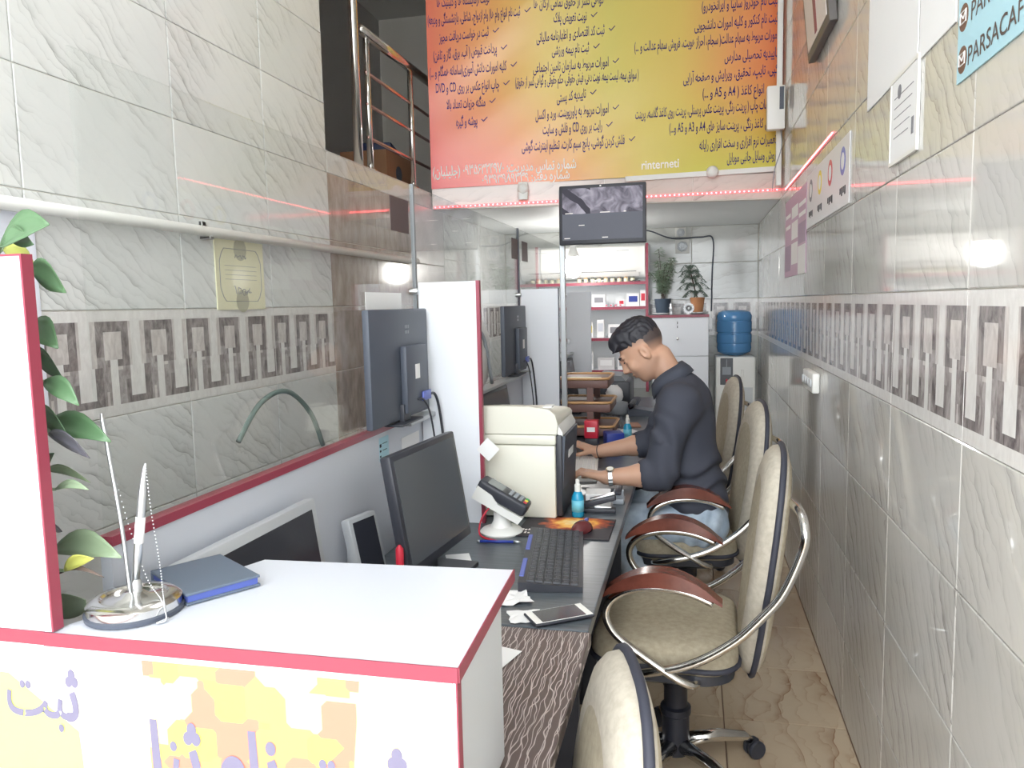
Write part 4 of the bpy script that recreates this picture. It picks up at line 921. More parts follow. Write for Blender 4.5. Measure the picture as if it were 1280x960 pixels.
# CCTV screen on a grey post
tag(MB().rbox((-.014, -.014, 0), (.014, .014, 1.32), .003).build('monitor_post', 'alu', None, False, (-.668, 4.045, DZ)), 'grey square post carrying the security screen', 'post')
cv = thing('security_screen', 'black security camera screen above the desk, in front of the banner', 'monitor', (-.452, 4.02, 1.78), .0)
cv.rotation_euler = (-.05, 0, 0.0)
MB().rbox((-.222, -.035, .0), (.222, .0, .302), .006).build('casing', 'black', cv, 'auto')
m = mat('cctv', lin(120, 120, 128), .35, 0, (1, 1, 1, 1), .0, .12); t = NT(m); tc = t.n('ShaderNodeTexCoord'); sx = t.n('ShaderNodeSeparateXYZ'); t.l(tc.outputs['Object'], sx.inputs[0])
n1 = t.n('ShaderNodeTexNoise', i_Scale=16.0, i_Detail=5.0, i_Distortion=1.0); t.l(tc.outputs['Object'], n1.inputs['Vector'])
wv = t.n('ShaderNodeTexWave', bands_direction='DIAGONAL', i_Scale=5.0, i_Distortion=2.5, i_Detail=3.0); t.l(tc.outputs['Object'], wv.inputs['Vector'])
pic = t.ramp(n1.outputs['Fac'], [(.3, lin(56, 54, 64)), (.5, lin(112, 108, 120)), (.75, lin(160, 156, 168))])
pic = t.mix(t.math('MULTIPLY', t.math('GREATER_THAN', wv.outputs['Fac'], .72), t.math('LESS_THAN', sx.outputs[0], -.06)), pic, lin(50, 48, 58))
top = t.math('GREATER_THAN', sx.outputs[2], .155)
full = t.mix(top, lin(84, 86, 95), pic)
t.l(full, t.b.inputs['Base Color']); t.l(full, t.b.inputs['Emission Color']); t.b.inputs['Emission Strength'].default_value = .3
MB().box((-.205, -.0362, .022), (.205, -.035, .285)).build('screen', 'cctv', cv)
MB().box((-.012, -.0358, .29), (-.004, -.035, .297)).build('indicator', 'white_plastic', cv)
tx = MB()
for x, z, w in ((-.19, .157, .04), (-.01, .157, .05), (.11, .157, .012), (-.12, .095, .03), (-.195, .03, .03), (.0, .03, .03)): tx.box((x, -.0366, z), (x+w, -.0362, z+.004))
tx.build('caption_marks', 'ink_white', cv)

# ------------------------------------------------------------------ banner on the mezzanine rail
def wrinkle(s, z):
    c = 0
    for k, (a, ph, amp) in enumerate(((9.0, .3, .006), (17.0, 1.1, .003))):
        c += amp*math.sin(a*(s*.6-z*.9)+ph)*math.exp(-((s-.75+(.3*(z-2.7)))**2)/.35)
    return c
m = mat('banner_print', (1, .7, .2, 1), .22); t = NT(m); tc = t.n('ShaderNodeTexCoord'); sx = t.n('ShaderNodeSeparateXYZ'); t.l(tc.outputs['UV'], sx.inputs[0])
g1 = t.ramp(sx.outputs[0], [(0, lin(236, 128, 104)), (.16, lin(238, 168, 104)), (.34, lin(228, 200, 108)), (.52, lin(218, 206, 112)), (.72, lin(226, 198, 108)), (.86, lin(234, 166, 104)), (1, lin(234, 130, 88))])
g2 = t.ramp(sx.outputs[0], [(0, lin(232, 86, 86)), (.22, lin(236, 110, 84)), (.42, lin(234, 160, 84)), (.62, lin(222, 202, 102)), (.8, lin(212, 206, 96)), (1, lin(212, 204, 92))])
t.l(t.mix(t.ramp(sx.outputs[1], [(.0, (1, 1, 1, 1)), (.42, (0, 0, 0, 1))]), g1, g2), t.b.inputs['Base Color'])
bn = thing('banner', 'orange and yellow printed banner of services hung across the mezzanine', 'banner', (0, 0, 0))
NX, NZ = 60, 36; z0, z1 = 2.225, 3.62; vs = []; uv = []
for j in range(NZ+1):
    for i in range(NX+1):
        s, z = .0+2.135*i/NX, z0+(z1-z0)*j/NZ; zz = z+(.055*(i/NX)-.015)*(1-j/NZ); vs.append(bp(s, zz, .062+wrinkle(s, z))); uv.append((i/NX, j/NZ))
fs = [(j*(NX+1)+i, j*(NX+1)+i+1, (j+1)*(NX+1)+i+1, (j+1)*(NX+1)+i) for j in range(NZ) for i in range(NX)]
b = MB().add(vs, fs).build('sheet', 'banner_print', bn, True); ul = b.data.uv_layers.new(name='UVMap')
for lp in b.data.loops: ul.data[lp.index].uv = uv[lp.vertex_index]
LN = {'R1': (1.660, 3.218, 2.104, 3.238, 'ثبت نام خودرو( سایپا و ایرانخودرو)'), 'R2': (1.617, 3.108, 2.105, 3.137, 'ثبت نام کنکور و کلیه امورات دانشجویی'), 'R3': (1.261, 3.003, 2.106, 3.040, 'امورات مربوط به سهام عدالت( سجام، احراز هویت، فروش سهام عدالت و ...)'), 'R4': (1.795, 2.923, 2.108, 2.937, 'تاییدیه تحصیلی مدارس'), 'R5': (1.551, 2.807, 2.109, 2.844, 'کپی، تایپ، تحقیق، ویرایش و صفحه آرایی'), 'R6': (1.666, 2.717, 2.110, 2.732, 'پرس انواع کاغذ ( A4 و A5 و ...)'), 'R7': (1.264, 2.610, 2.126, 2.642, 'کلیه خدمات چاپ ( پرینت رنگی، پرینت عکس پرسنلی، پرینت روی کاغذ گلاسه، پرینت'), 'R8': (1.468, 2.520, 2.080, 2.531, 'روی کاغذ رنگی ، پرینت سایز های A4 و A3 و A5 و...)'), 'R9': (1.648, 2.413, 2.105, 2.435, 'تعمیرات نرم افزاری و سخت افزاری رایانه'), 'R10': (1.813, 2.331, 2.115, 2.344, 'فروش وسایل جانبی موبایل'),
      'M1': (0.661, 3.280, 1.080, 3.292, 'گواهی کسر از حقوق تمامی ارگان ها'), 'M2': (0.777, 3.199, 0.977, 3.199, 'نوبت تعویض پلاک'), 'M3': (0.672, 3.086, 1.083, 3.114, 'ثبت کد اقتصادی و اظهارنامه مالیاتی'), 'M4': (0.764, 3.006, 0.989, 3.015, 'ثبت نام بیمه ورزشی'), 'M5': (0.649, 2.907, 1.105, 2.925, 'امورات مربوط به سازمان تامین اجتماعی'), 'M6': (0.538, 2.830, 1.285, 2.846, '( سوابق بیمه، لیست بیمه، نوبت دهی، فیش حقوقی، حکم حقوقی و گواهی کسر از حقوق)'), 'M7': (0.789, 2.724, 0.967, 2.746, 'تاییدیه کد پستی'), 'M8': (0.658, 2.628, 1.103, 2.654, 'امورات مربوط به پاورپوینت، ورد و اکسل'), 'M9': (0.701, 2.540, 1.063, 2.555, 'رایت بر روی CD و فلش و سایت'), 'M10': (0.570, 2.443, 1.199, 2.463, 'فلش کردن گوشی، پانچ سیم کارت، تنظیم اینترنت گوشی'),
      'L1': (0.069, 3.318, 0.391, 3.330, 'نوبت آزمایشگاه ها و کلینیک ها'), 'L2': (0.010, 3.217, 0.577, 3.242, 'ثبت نام انواع وام ها( وام ازدواج، شاغلی، بازنشستگی و ودیعه)'), 'L3': (0.077, 3.113, 0.382, 3.133, 'ثبت در خواست دریافت مجوز'), 'L4': (0.038, 3.005, 0.429, 3.035, 'پرداخت قبوض ( آب، برق، گاز و تلفن)'), 'L5': (0.012, 2.906, 0.486, 2.933, 'کلیه امورات دانش آموزی(سامانه همگام و ...)'), 'L6': (0.047, 2.812, 0.439, 2.825, 'چاپ انواع عکس بر روی CD و DVD'), 'L7': (0.110, 2.713, 0.351, 2.722, 'منگنه جزوات تعداد بالا'), 'L8': (0.167, 2.608, 0.298, 2.613, 'پوشه و گیره')}
tx = MB()
def bwarp(p): return bp(p.x, p.y, .0635+wrinkle(p.x, p.y)+p.z)
for k, (s0, za, s1, zb, body) in LN.items():
    w = s1-s0; put_text(tx, body, (s0, za-.022, 0), (1, (zb-za)/w, 0), (0, 1, 0), .078, w, .012, 0, bwarp)
    if k[0] in 'ML' and k not in ('M1', 'M6', 'L1'): put_text(tx, '✓', (s1+.025, zb-.012, 0), (1, 0, 0), (0, 1, 0), .06, .04, 0, 0, bwarp)
put_text(tx, 'شماره تماس مدیریت: ۰۹۳۵۶۳۲۴۹۷۰ (جلیلیان)', (.012, 2.285, 0), (1, .028, 0), (0, 1, 0), .085, .89, .016, 1, bwarp)
put_text(tx, 'شماره دفتر: ۰۹۳۹۳۹۸۹۳۳۹', (.319, 2.232, 0), (1, .03, 0), (0, 1, 0), .075, .542, .016, 1, bwarp)
put_text(tx, 'rinterneti', (1.30, 2.285, 0), (1, .03, 0), (0, 1, 0), .075, .225, .016, 1, bwarp)
tx.build('lettering', ['ink_blue', 'ink_white'], bn)
rl = MB(); rl.prism([tuple(bp(1.2, 0, .058))[:2], tuple(bp(2.13, 0, .058))[:2], tuple(bp(2.13, 0, .075))[:2], tuple(bp(1.2, 0, .075))[:2]], 2.215, 2.245)
rl.v = [(x, y, z+(x+.4)*.035) for x, y, z in rl.v]; tag(rl.build('banner_rail', 'white_plastic'), 'white trim rail along the banner\'s lower right edge', 'rail')
for k, (s_, z) in enumerate(((.574, 2.19), (1.72, 2.252))):
    M = Matrix.Translation(bp(s_, z, .09)) @ Matrix.Rotation(math.atan2(BU.y, BU.x), 4, 'Z')
    kn = MB().lathe([(.03, -.02), (.036, .0), (.034, .018), (.02, .03)], 18, 0, M @ Matrix.Rotation(PI/2, 4, 'X')).build('holder_knob', 'white_plastic', bn, True)
    if k == 0: MB().rbox((-.03, -.02, -.07), (.03, .015, .04), .008, 0, M).build('clip', 'white_plastic', kn, 'auto')
# LED strips
ls = thing('led_strip', 'glowing red light strip along the beam under the banner', 'light strip', (0, 0, 0))
a = MB(); a.prism([tuple(bp(.01, 0, .057))[:2], tuple(bp(BLEN-.01, 0, .057))[:2], tuple(bp(BLEN-.01, 0, .061))[:2], tuple(bp(.01, 0, .061))[:2]], 2.088, 2.104); a.v = [(x, y, z+(x+1.6)*.02) for x, y, z in a.v]; a.build('tape', 'led_base', ls)
a = MB()
for k in range(76): p = bp(.02+k*.0279, 2.096, .0635); a.ball((p.x, p.y, p.z+(p.x+1.6)*.02), .0055, 6)
tag(a.build('diodes', 'led', ls), kind='stuff')
ls = thing('led_strip', 'glowing red light strip running along the right wall', 'light strip', (XR-.005, 3.9, 2.10))
MB().box((0, -.72, -.005), (.004, .82, .005)).build('tape', 'led_base', ls); a = MB()
for k in range(55): a.ball((-.002, -.71+k*.028, 0), .0045, 6)
tag(a.build('diodes', 'led', ls), kind='stuff')
# white conduit and wall box at the banner's right end
tag(MB().rbox((-.016, -.012, 0), (.016, .012, 1.8), .004).build('cable_conduit', 'white_plastic', None, False, (.495, 4.92, 2.15)), 'white plastic conduit at the banner\'s right end', 'conduit')
wb = thing('wall_box', 'white plastic device box with a dark slot on the conduit', 'device', (.463, 4.80, 2.45)); MB().rbox((-.05, -.03, 0), (.05, .03, .245), .008).build('casing', 'white_plastic', wb, 'auto'); MB().box((.018, -.0315, .11), (.042, -.030, .235)).build('slot', 'charcoal', wb); MB().tube(smoothpts([(.03, 0, 0), (.035, 0, -.1), (.0, .02, -.22), (-.01, .03, -.34)]), .003, 6).build('cable', 'grey_plastic', wb, True)
# stair railing in the opening
rg = thing('stair_railing', 'chrome stair railing in the dark opening above the left wall', 'railing', (XL-.05, 4.2, 2.19))
MB().tube([(0, -.49, 0), (0, -.49, 1.8)], .024, 12).build('tall_post', 'chrome', rg, True)
for y in (-.34, .30): MB().tube([(0, y, 0), (0, y, .70)], .017, 12).build('post', 'chrome', rg, True); MB().lathe([(.035, 0.0005), (.033, .012), (.018, .02)], 14, 0, None, (0, y, 0)).build('foot', 'chrome', rg, True)
MB().tube([(0, -.42, .70), (0, .66, .72)], .026, 12).build('handrail', 'chrome', rg, True)
for z in (.505, .345, .175): MB().tube([(.0, -.36, z), (.0, .62, z)], .009, 8).build('bar', mat('copper_bar', (.75, .5, .46), .25, 1), rg, True)
cbx = thing('cardboard_box', 'brown cardboard box stored behind the stair railing', 'box', (-1.95, 4.7, 2.19)); MB().box((-.15, -.25, 0), (.15, .25, .24)).build('carton', 'cardboard', cbx); MB().lathe([(.05, 0), (.05, .002)], 18, 0, Matrix.Translation((.15, -.05, .12)) @ Matrix.Rotation(PI/2, 4, 'Y')).build('print', 'charcoal', cbx)
tag(MB().rbox((-.1, -.15, .001), (.1, .15, .07), .01).build('blue_bag', mat('bag_blue', lin(50, 62, 96), .5), None, 'auto', (-1.95, 4.72, 2.431), (0, 0, .2)), 'dark blue bag lying on the cardboard box', 'bag')

# ------------------------------------------------------------------ on the walls
pp = thing('wall_pipe', 'white plastic pipe running along the left wall', 'pipe', (XL+.03, 2.3, 1.745)); MB().tube([(0, -2.5, 0), (0, 2.0, 0)], .017, 14).build('pipe', 'white_plastic', pp, True)
for y in (-.11, -1.6, 1.2): MB().rbox((-.029, -.012, -.026), (.012, .012, -.014), .003).rbox((-.029, -.012, .0), (-.016, .012, .035), .003).build('clip', 'white_plastic', pp)
ce = thing('certificate', 'cream laminated certificate on the left wall under the pipe', 'certificate', (XL+.001, 2.515, 1.485))
MB().box((0, -.152, 0), (.004, .152, .245)).build('sheet', 'cream_paper', ce); q = MB()
oc = [(-.115, .045), (-.10, .03), (.10, .03), (.115, .045), (.13, .075), (.13, .17), (.115, .2), (.10, .215), (-.10, .215), (-.115, .2), (-.13, .17), (-.13, .075)]
for i in range(12): (a, b_), (c_, d) = oc[i], oc[(i+1) % 12]; q.tube([(.0045, a, b_), (.0045, c_, d)], .0012, 4)
def squiggle(mb, y0, y1, z, h, seed):
    r_ = random.Random(seed); n_ = 14; mb.tube([(.0045, y0+(y1-y0)*i/n_, z+h*r_.uniform(-.5, .5)) for i in range(n_+1)], .0014, 4)
squiggle(q, -.035, .035, .19, .016, 1)
for k in range(4): q.box((.0042, -.1, .155-.016*k), (.0046, .1, .1562-.016*k))
squiggle(q, -.05, .05, .07, .03, 2); squiggle(q, -.02, .06, .06, .02, 3)
q.build('print', 'ink_grey', ce); MB().lathe([(.04, 0), (.04, .0006)], 24, 0, Matrix.Translation((.004, 0, .215)) @ Matrix.Rotation(PI/2, 4, 'Y')).lathe([(.04, 0), (.04, .0006)], 24, 0, Matrix.Translation((.004, 0, .03)) @ Matrix.Rotation(PI/2, 4, 'Y')).build('seal', mat('seal', lin(186, 184, 160), .4), ce)
tag(MB().box((XL+.001, 1.0, 1.19), (XL+.006, 1.618, 1.73)).build('wall_sheet', mat('sheet_white', lin(232, 235, 246), .5)), 'plain white sheet on the left wall behind the rubber plant', 'sheet')
def rposter(name, lb, cat, y0, y1, z0, z1, m1, th=.003): 
    t = thing(name, lb, cat, (XR-.001, (y0+y1)/2, z0)); h = (y1-y0)/2
    MB().box((-th, -h, 0), (0, h, z1-z0)).build('sheet', m1, t); return t
rposter('notice_sheet', 'large plain white notice high on the right wall, left of a smaller one', 'notice', 2.06, 2.60, 2.04, 2.75, 'paper')
rposter('notice_sheet', 'second white notice on the right wall beside the blue poster', 'notice', 1.785, 2.045, 2.03, 2.75, 'paper')
fr = thing('framed_certificate', 'white framed certificate below the white notices on the right wall', 'frame', (XR-.001, 2.165, 1.82)); fq = MB()
for lo, hi in (((-.007, -.13, .004), (0, .13, .014)), ((-.007, -.13, .216), (0, .13, .226)), ((-.007, -.13, .014), (0, -.122, .216)), ((-.007, .122, .014), (0, .13, .216))): fq.box(lo, hi)
fq.build('frame', 'white_plastic', fr); MB().box((-.005, -.122, .014), (0, .122, .216)).build('page', 'paper', fr); q = MB()
for k in range(5): q.box((-.0056, -.09+.01*k, .17-.025*k), (-.005, .09, .172-.025*k))
q.box((-.0056, -.10, .05), (-.005, -.08, .09)); q.lathe([(.018, 0), (.018, .0006)], 14, 0, Matrix.Translation((-.0056, .04, .18)) @ Matrix.Rotation(PI/2, 4, 'Y')); q.build('print', 'ink_grey', fr)
bl_ = rposter('blue_poster', 'sky blue poster with website lettering at the top right corner', 'poster', 1.30, 1.765, 1.90, 2.35, 'blue_paper')
h = (1.765-1.30)/2; q = MB()
put_text(q, 'PARSACAFENET.', (-.0036, h-.065, .02), (0, -1, 0), (0, 0, 1), .05, .40, .006); q.build('lettering', mat('ink_brown', lin(96, 84, 78), .7), bl_); q = MB(); put_text(q, 'PARSACAFENET', (-.0036, h-.075, .10), (0, -1, 0), (0, 0, 1), .05, .40, .006); q.build('lettering', mat('ink_brown', lin(96, 84, 78), .7), bl_)
for z in (.04, .12):
    c_ = MB().lathe([(.026, 0), (.026, .0006)], 22, 0, Matrix.Translation((-.0036, h-.032, z)) @ Matrix.Rotation(PI/2, 4, 'Y')).build('icon', mat('icon_brown', lin(120, 92, 76), .7), bl_)
    MB().tube([(-.0042, h-.048, z-.01), (-.0042, h-.016, z-.01), (-.0042, h-.016, z+.012), (-.0042, h-.048, z+.012)], .0015, 4, 0, None, True).tube([(-.0042, h-.048, z+.012), (-.0042, h-.032, z-.002), (-.0042, h-.016, z+.012)], .0015, 4).build('envelope', 'paper', c_)
pf_ = thing('picture_frame', 'dark framed picture high on the right wall beside the conduit', 'picture', (XR-.001, 3.42, 2.50)); M = Matrix.Rotation(-.10, 4, 'Y')
MB().rbox((-.03, -.27, 0), (0, .27, .6), .004, 0, M).build('frame', mat('frame_dark', lin(92, 88, 86), .5), pf_); MB().box((-.032, -.235, .035), (-.03, .235, .565), 0, M).build('picture', mat('picture', lin(222, 214, 212), .4), pf_)
MB().prism([(-.02, .05), (.03, .05), (.02, .3), (-.04, .25)], -.034, -.032, 'x', 0, M).build('figure_print', mat('print_wine', lin(150, 90, 96), .6), pf_)
pk = rposter('price_poster', 'pink and purple price poster on the right wall near the back', 'poster', 3.88, 4.72, 1.60, 2.02, 'pink'); q = MB(); hh = .42
for a, b_, c_, d, mi in ((-.42, -.15, .0, .14, 0), (-.42, -.15, .15, .25, 1), (-.13, .12, .06, .17, 0), (-.13, .12, .19, .28, 0), (.15, .40, .03, .17, 1), (-.13, .12, .30, .36, 0), (-.40, -.17, .28, .30, 0), (-.40, -.17, .33, .35, 0), (.17, .38, .26, .28, 0), (.17, .38, .32, .34, 0)): q.box((-.0036, a, c_), (-.003, b_, d), mi)
q.build('print', ['paper', 'purple'], pk)
lg = rposter('logo_poster', 'white strip poster with coloured logos on the right wall', 'poster', 2.86, 3.86, 1.80, 2.04, mat('logo_paper', lin(222, 222, 224), .4)); q = MB()
for k, (y, mi) in enumerate(((.38, 0), (.13, 1), (-.12, 2), (-.38, 3))):
    q.lathe([(.05, 0), (.05, .0006)], 18, mi, Matrix.Translation((-.0036, y, .16)) @ Matrix.Rotation(PI/2, 4, 'Y'))
    q.lathe([(.03, 0), (.03, .0006)], 18, 4, Matrix.Translation((-.0042, y, .16)) @ Matrix.Rotation(PI/2, 4, 'Y'))
    for j in range(4): q.box((-.0036, y-.06+.03*j, .04+.008*(j % 2)), (-.003, y-.04+.03*j, .07), 5)
q.build('print', ['ink_grey', 'yellow', 'red', 'blue_plug', 'paper', 'ink'], lg)
so = thing('wall_socket', 'white four way wall socket at the foot of the patterned band', 'socket', (XR-.001, 3.55, 1.08)); MB().rbox((-.03, -.14, 0), (0, .14, .085), .006).build('plate', 'white_plastic', so, 'auto')
for k in range(4): MB().lathe([(.02, 0), (.017, .008)], 14, 0, Matrix.Translation((-.03, -.105+.07*k, .042)) @ Matrix.Rotation(-PI/2, 4, 'Y')).build('outlet', 'grey_lam', so)

# ------------------------------------------------------------------ rubber plant behind the front board
rp = thing('rubber_plant', 'broad leaved green plant behind the tall white board', 'plant', (-1.06, .99, 0))
pot(rp, .09, .12, .28, 'terracotta')
MB().tube(smoothpts([(0, 0, .25), (.04, -.04, .8), (.06, -.07, 1.25), (.07, -.085, 1.62)], 5), .007, 8).build('stem', 'twig', rp, True)
LV = [(-0.931, 0.870, 1.578, -0.838, 0.850, 1.601, 0.031), (-0.929, 0.900, 1.588, -0.870, 0.880, 1.576, 0.021), (-0.972, 0.930, 1.578, -0.896, 0.910, 1.535, 0.016), (-0.882, 0.870, 1.544, -0.819, 0.850, 1.510, 0.031), (-0.909, 0.900, 1.468, -0.845, 0.880, 1.435, 0.024), (-0.939, 0.930, 1.425, -0.868, 0.910, 1.388, 0.027), (-0.878, 0.870, 1.389, -0.814, 0.850, 1.357, 0.018), (-0.906, 0.900, 1.343, -0.840, 0.880, 1.313, 0.028), (-0.936, 0.930, 1.311, -0.798, 0.910, 1.301, 0.025), (-0.877, 0.870, 1.315, -0.802, 0.850, 1.284, 0.020), (-0.907, 0.900, 1.242, -0.865, 0.880, 1.289, 0.013), (-0.931, 0.930, 1.252, -0.837, 0.910, 1.241, 0.012), (-0.874, 0.870, 1.236, -0.809, 0.850, 1.240, 0.008), (-0.904, 0.900, 1.174, -0.863, 0.880, 1.177, 0.013), (-0.932, 0.930, 1.130, -0.795, 0.910, 1.133, 0.025), (-0.870, 0.870, 1.118, -0.809, 0.850, 1.143, 0.013), (-0.900, 0.900, 1.104, -0.800, 0.880, 1.114, 0.004), (-0.928, 0.930, 1.026, -0.862, 0.910, 1.066, 0.029)]
LM = ['leaf', 'leaf', 'leaf_yellow', 'leaf', 'leaf', 'leaf', 'leaf', 'leaf', 'leaf', 'leaf_dark', 'leaf', 'leaf_pale', 'leaf_pale', 'leaf_dark', 'leaf_pale', 'leaf_yellow', 'twig', 'leaf_pale']
for k, (a, b_, c_, d, e_, f_, w) in enumerate(LV):
    p = Vector((a+1.06, max(b_, .885)-.99, c_)); q = Vector((d+1.06, max(e_, .875)-.99, f_)); n = 9; vs = []; ax = q-p; L = ax.length
    side = Vector((-ax.z, 0, ax.x)).normalized()                       # leaves face the light at the door
    side = (side+Vector((0, -.45 if k % 2 else .45, 0))).normalized()
    nr = ax.cross(side).normalized()
    for i in range(n):
        t_ = i/(n-1); wd = w*.78*math.sin(PI*min(1, t_*.96+.03))**.75*(1.0 if t_ < .6 else (1-(t_-.6)*.8)); m_ = p.lerp(q, t_)+Vector((0, 0, .12*L*math.sin(PI*t_)))+nr*.04*L*math.sin(PI*t_)
        for s_ in (-1, -.5, 0, .5, 1): vs.append(m_+side*wd*s_-nr*wd*.35*(1-abs(s_)))
    fs = [(i*5+j, (i+1)*5+j, (i+1)*5+j+1, i*5+j+1) for i in range(n-1) for j in range(4)]
    lb_ = MB().add(vs, fs).build('leaf', LM[k], rp, True)
    lb_.modifiers.new('thickness', 'SOLIDIFY').thickness = .0008
    sp_ = Vector((.04+.03*(p.z-.8), -.06, p.z-.04)); MB().tube([sp_, sp_.lerp(p, .6)+Vector((0, 0, .01)), p], .0025, 6).build('petiole', 'leaf_pale', lb_, True)

# ------------------------------------------------------------------ the man at the desk: one continuous surface per body / garment
class Field:
    def __init__(s, lo, hi, h):
        s.lo = np.array(lo, np.float32); s.h = h; s.n = np.ceil((np.array(hi)-np.array(lo))/h).astype(int)+1
        s.F = np.full(s.n, .5, np.float32)
    def sub(s, c, rad):
        a = np.clip(np.floor((np.array(c)-rad-s.lo)/s.h).astype(int), 0, s.n); b = np.clip(np.ceil((np.array(c)+rad-s.lo)/s.h).astype(int)+1, 0, s.n)
        g = np.meshgrid(*[s.lo[i]+s.h*np.arange(a[i], b[i], dtype=np.float32) for i in range(3)], indexing='ij')
        return tuple(slice(a[i], b[i]) for i in range(3)), g
    def put(s, sl, d, k, cut=False):
        F = s.F[sl]
        if cut: d = -d; hh = np.clip(.5-.5*(d-F)/k, 0, 1); s.F[sl] = d*(1-hh)+F*hh+k*hh*(1-hh)
        else: hh = np.clip(.5+.5*(F-d)/k, 0, 1); s.F[sl] = F*(1-hh)+d*hh-k*hh*(1-hh)
    def ell(s, c, r, R=None, k=.02, cut=False):
        c = np.array(c, float); sl, g = s.sub(c, max(r)+.06)
        if g[0].size == 0: return
        P = np.stack([g[i]-c[i] for i in range(3)], -1)
        if R is not None: P = P @ np.array(R, np.float32)          # columns of R are the ellipsoid axes
        r = np.array(r, np.float32); k0 = np.linalg.norm(P/r, axis=-1); k1 = np.linalg.norm(P/(r*r), axis=-1)+1e-6
        s.put(sl, k0*(k0-1)/k1, k, cut)
    def cap(s, a, b, ra, rb, k=.02, cut=False):
        a = np.array(a, float); b = np.array(b, float); sl, g = s.sub((a+b)/2, np.linalg.norm(b-a)/2+max(ra, rb)+.06)
        if g[0].size == 0: return
        ab = b-a; t_ = np.clip(sum((g[i]-a[i])*ab[i] for i in range(3))/max(1e-9, ab @ ab), 0, 1)
        d = np.sqrt(sum((g[i]-a[i]-t_*ab[i])**2 for i in range(3)))-(ra+(rb-ra)*t_)
        s.put(sl, d.astype(np.float32), k, cut)
    def plane(s, p, n, k=.006):
        """keep the side the normal points to"""
        g = np.meshgrid(*[s.lo[i]+s.h*np.arange(s.n[i], dtype=np.float32) for i in range(3)], indexing='ij'); n = np.array(n, float); n /= np.linalg.norm(n)
        d = -sum((g[i]-p[i])*n[i] for i in range(3)); s.F = np.maximum(s.F, d)
    def mesh(s):
        F = s.F; ins = F < 0; n = F.shape
        cs = np.zeros(tuple(x-1 for x in n), np.uint8)
        for dx in (0, 1):
            for dy in (0, 1):
                for dz in (0, 1): cs += ins[dx:n[0]-1+dx, dy:n[1]-1+dy, dz:n[2]-1+dz]
        idx = np.argwhere((cs > 0) & (cs < 8)); vid = np.full(cs.shape, -1, np.int64); vid[tuple(idx.T)] = np.arange(len(idx))
        acc = np.zeros((len(idx), 3)); cnt = np.zeros(len(idx)); C = [(x, y, z) for x in (0, 1) for y in (0, 1) for z in (0, 1)]
        val = {c: F[idx[:, 0]+c[0], idx[:, 1]+c[1], idx[:, 2]+c[2]] for c in C}
        for c in C:
            for ax in range(3):
                if c[ax]: continue
                e = list(c); e[ax] = 1; e = tuple(e); A, B = val[c], val[e]; m_ = (A < 0) != (B < 0); t_ = np.where(m_, A/np.where(m_, A-B, 1), 0)
                for q in range(3): acc[:, q] += np.where(m_, c[q]+(t_ if q == ax else 0), 0)
                cnt += m_
        V = (idx+acc/cnt[:, None])*s.h+s.lo; Q = []
        for ax in range(3):
            u, v = (ax+1) % 3, (ax+2) % 3
            A = np.take(ins, range(n[ax]-1), ax); B = np.take(ins, range(1, n[ax]), ax); E_ = np.argwhere(A != B)
            E_ = E_[(E_[:, u] > 0) & (E_[:, v] > 0) & (E_[:, u] < n[u]-1) & (E_[:, v] < n[v]-1)]
            fl = A[tuple(E_.T)]; q = []
            for du, dv in ((1, 1), (0, 1), (0, 0), (1, 0)):
                p = E_.copy(); p[:, u] -= du; p[:, v] -= dv; q.append(vid[tuple(p.T)])
            q = np.stack(q, 1); q[~fl] = q[~fl][:, ::-1]; Q.append(q)
        return V, np.concatenate(Q)
    def build(s, name, mt, parent=None, relax=3):
        V, Q = s.mesh(); me = bpy.data.meshes.new(name); me.vertices.add(len(V)); me.loops.add(4*len(Q)); me.polygons.add(len(Q))
        for _ in range(relax):
            a = np.zeros_like(V); c = np.zeros(len(V))
            for i in range(4):
                for j in (1, 3): np.add.at(a, Q[:, i], V[Q[:, (i+j) % 4]]); np.add.at(c, Q[:, i], 1)
            V = V*.5+.5*a/np.maximum(c, 1)[:, None]
        me.vertices.foreach_set('co', V.astype(np.float32).ravel()); me.loops.foreach_set('vertex_index', Q.ravel().astype(np.int32))
        me.polygons.foreach_set('loop_start', np.arange(0, 4*len(Q), 4, dtype=np.int32)); me.polygons.foreach_set('loop_total', np.full(len(Q), 4, np.int32))
        me.polygons.foreach_set('use_smooth', np.ones(len(Q), bool)); me.materials.append(MATS[mt] if isinstance(mt, str) else mt); me.update(calc_edges=True); me.validate()
        return link(name, me, parent), V
PY = 3.25
HC = np.array((-.205, PY, 1.288)); FD = np.array((-.77, 0, -.64)); FD /= np.linalg.norm(FD); UD = np.array((-FD[2]*-1, 0, 0)); UD = np.array((FD[2], 0, -FD[0])); SD = np.array((0, 1., 0))
if UD[2] < 0: UD = -UD
HR = np.stack([FD, SD, UD], 1)
def hp_(f, s_, u): return HC+FD*f+SD*s_+UD*u
B = Field((-.60, 2.84, .44), (.16, 3.66, 1.45), .004)
# torso under the shirt, neck
B.ell((-.03, PY, .72), (.10, .14, .16), k=.04); B.ell((-.045, PY, 1.0), (.095, .16, .17), k=.05)
B.cap((-.06, PY-.13, 1.085), (-.06, PY+.13, 1.085), .05, .05, .05)
B.cap((-.055, PY, 1.10), (-.135, PY, 1.25), .060, .054, .03)
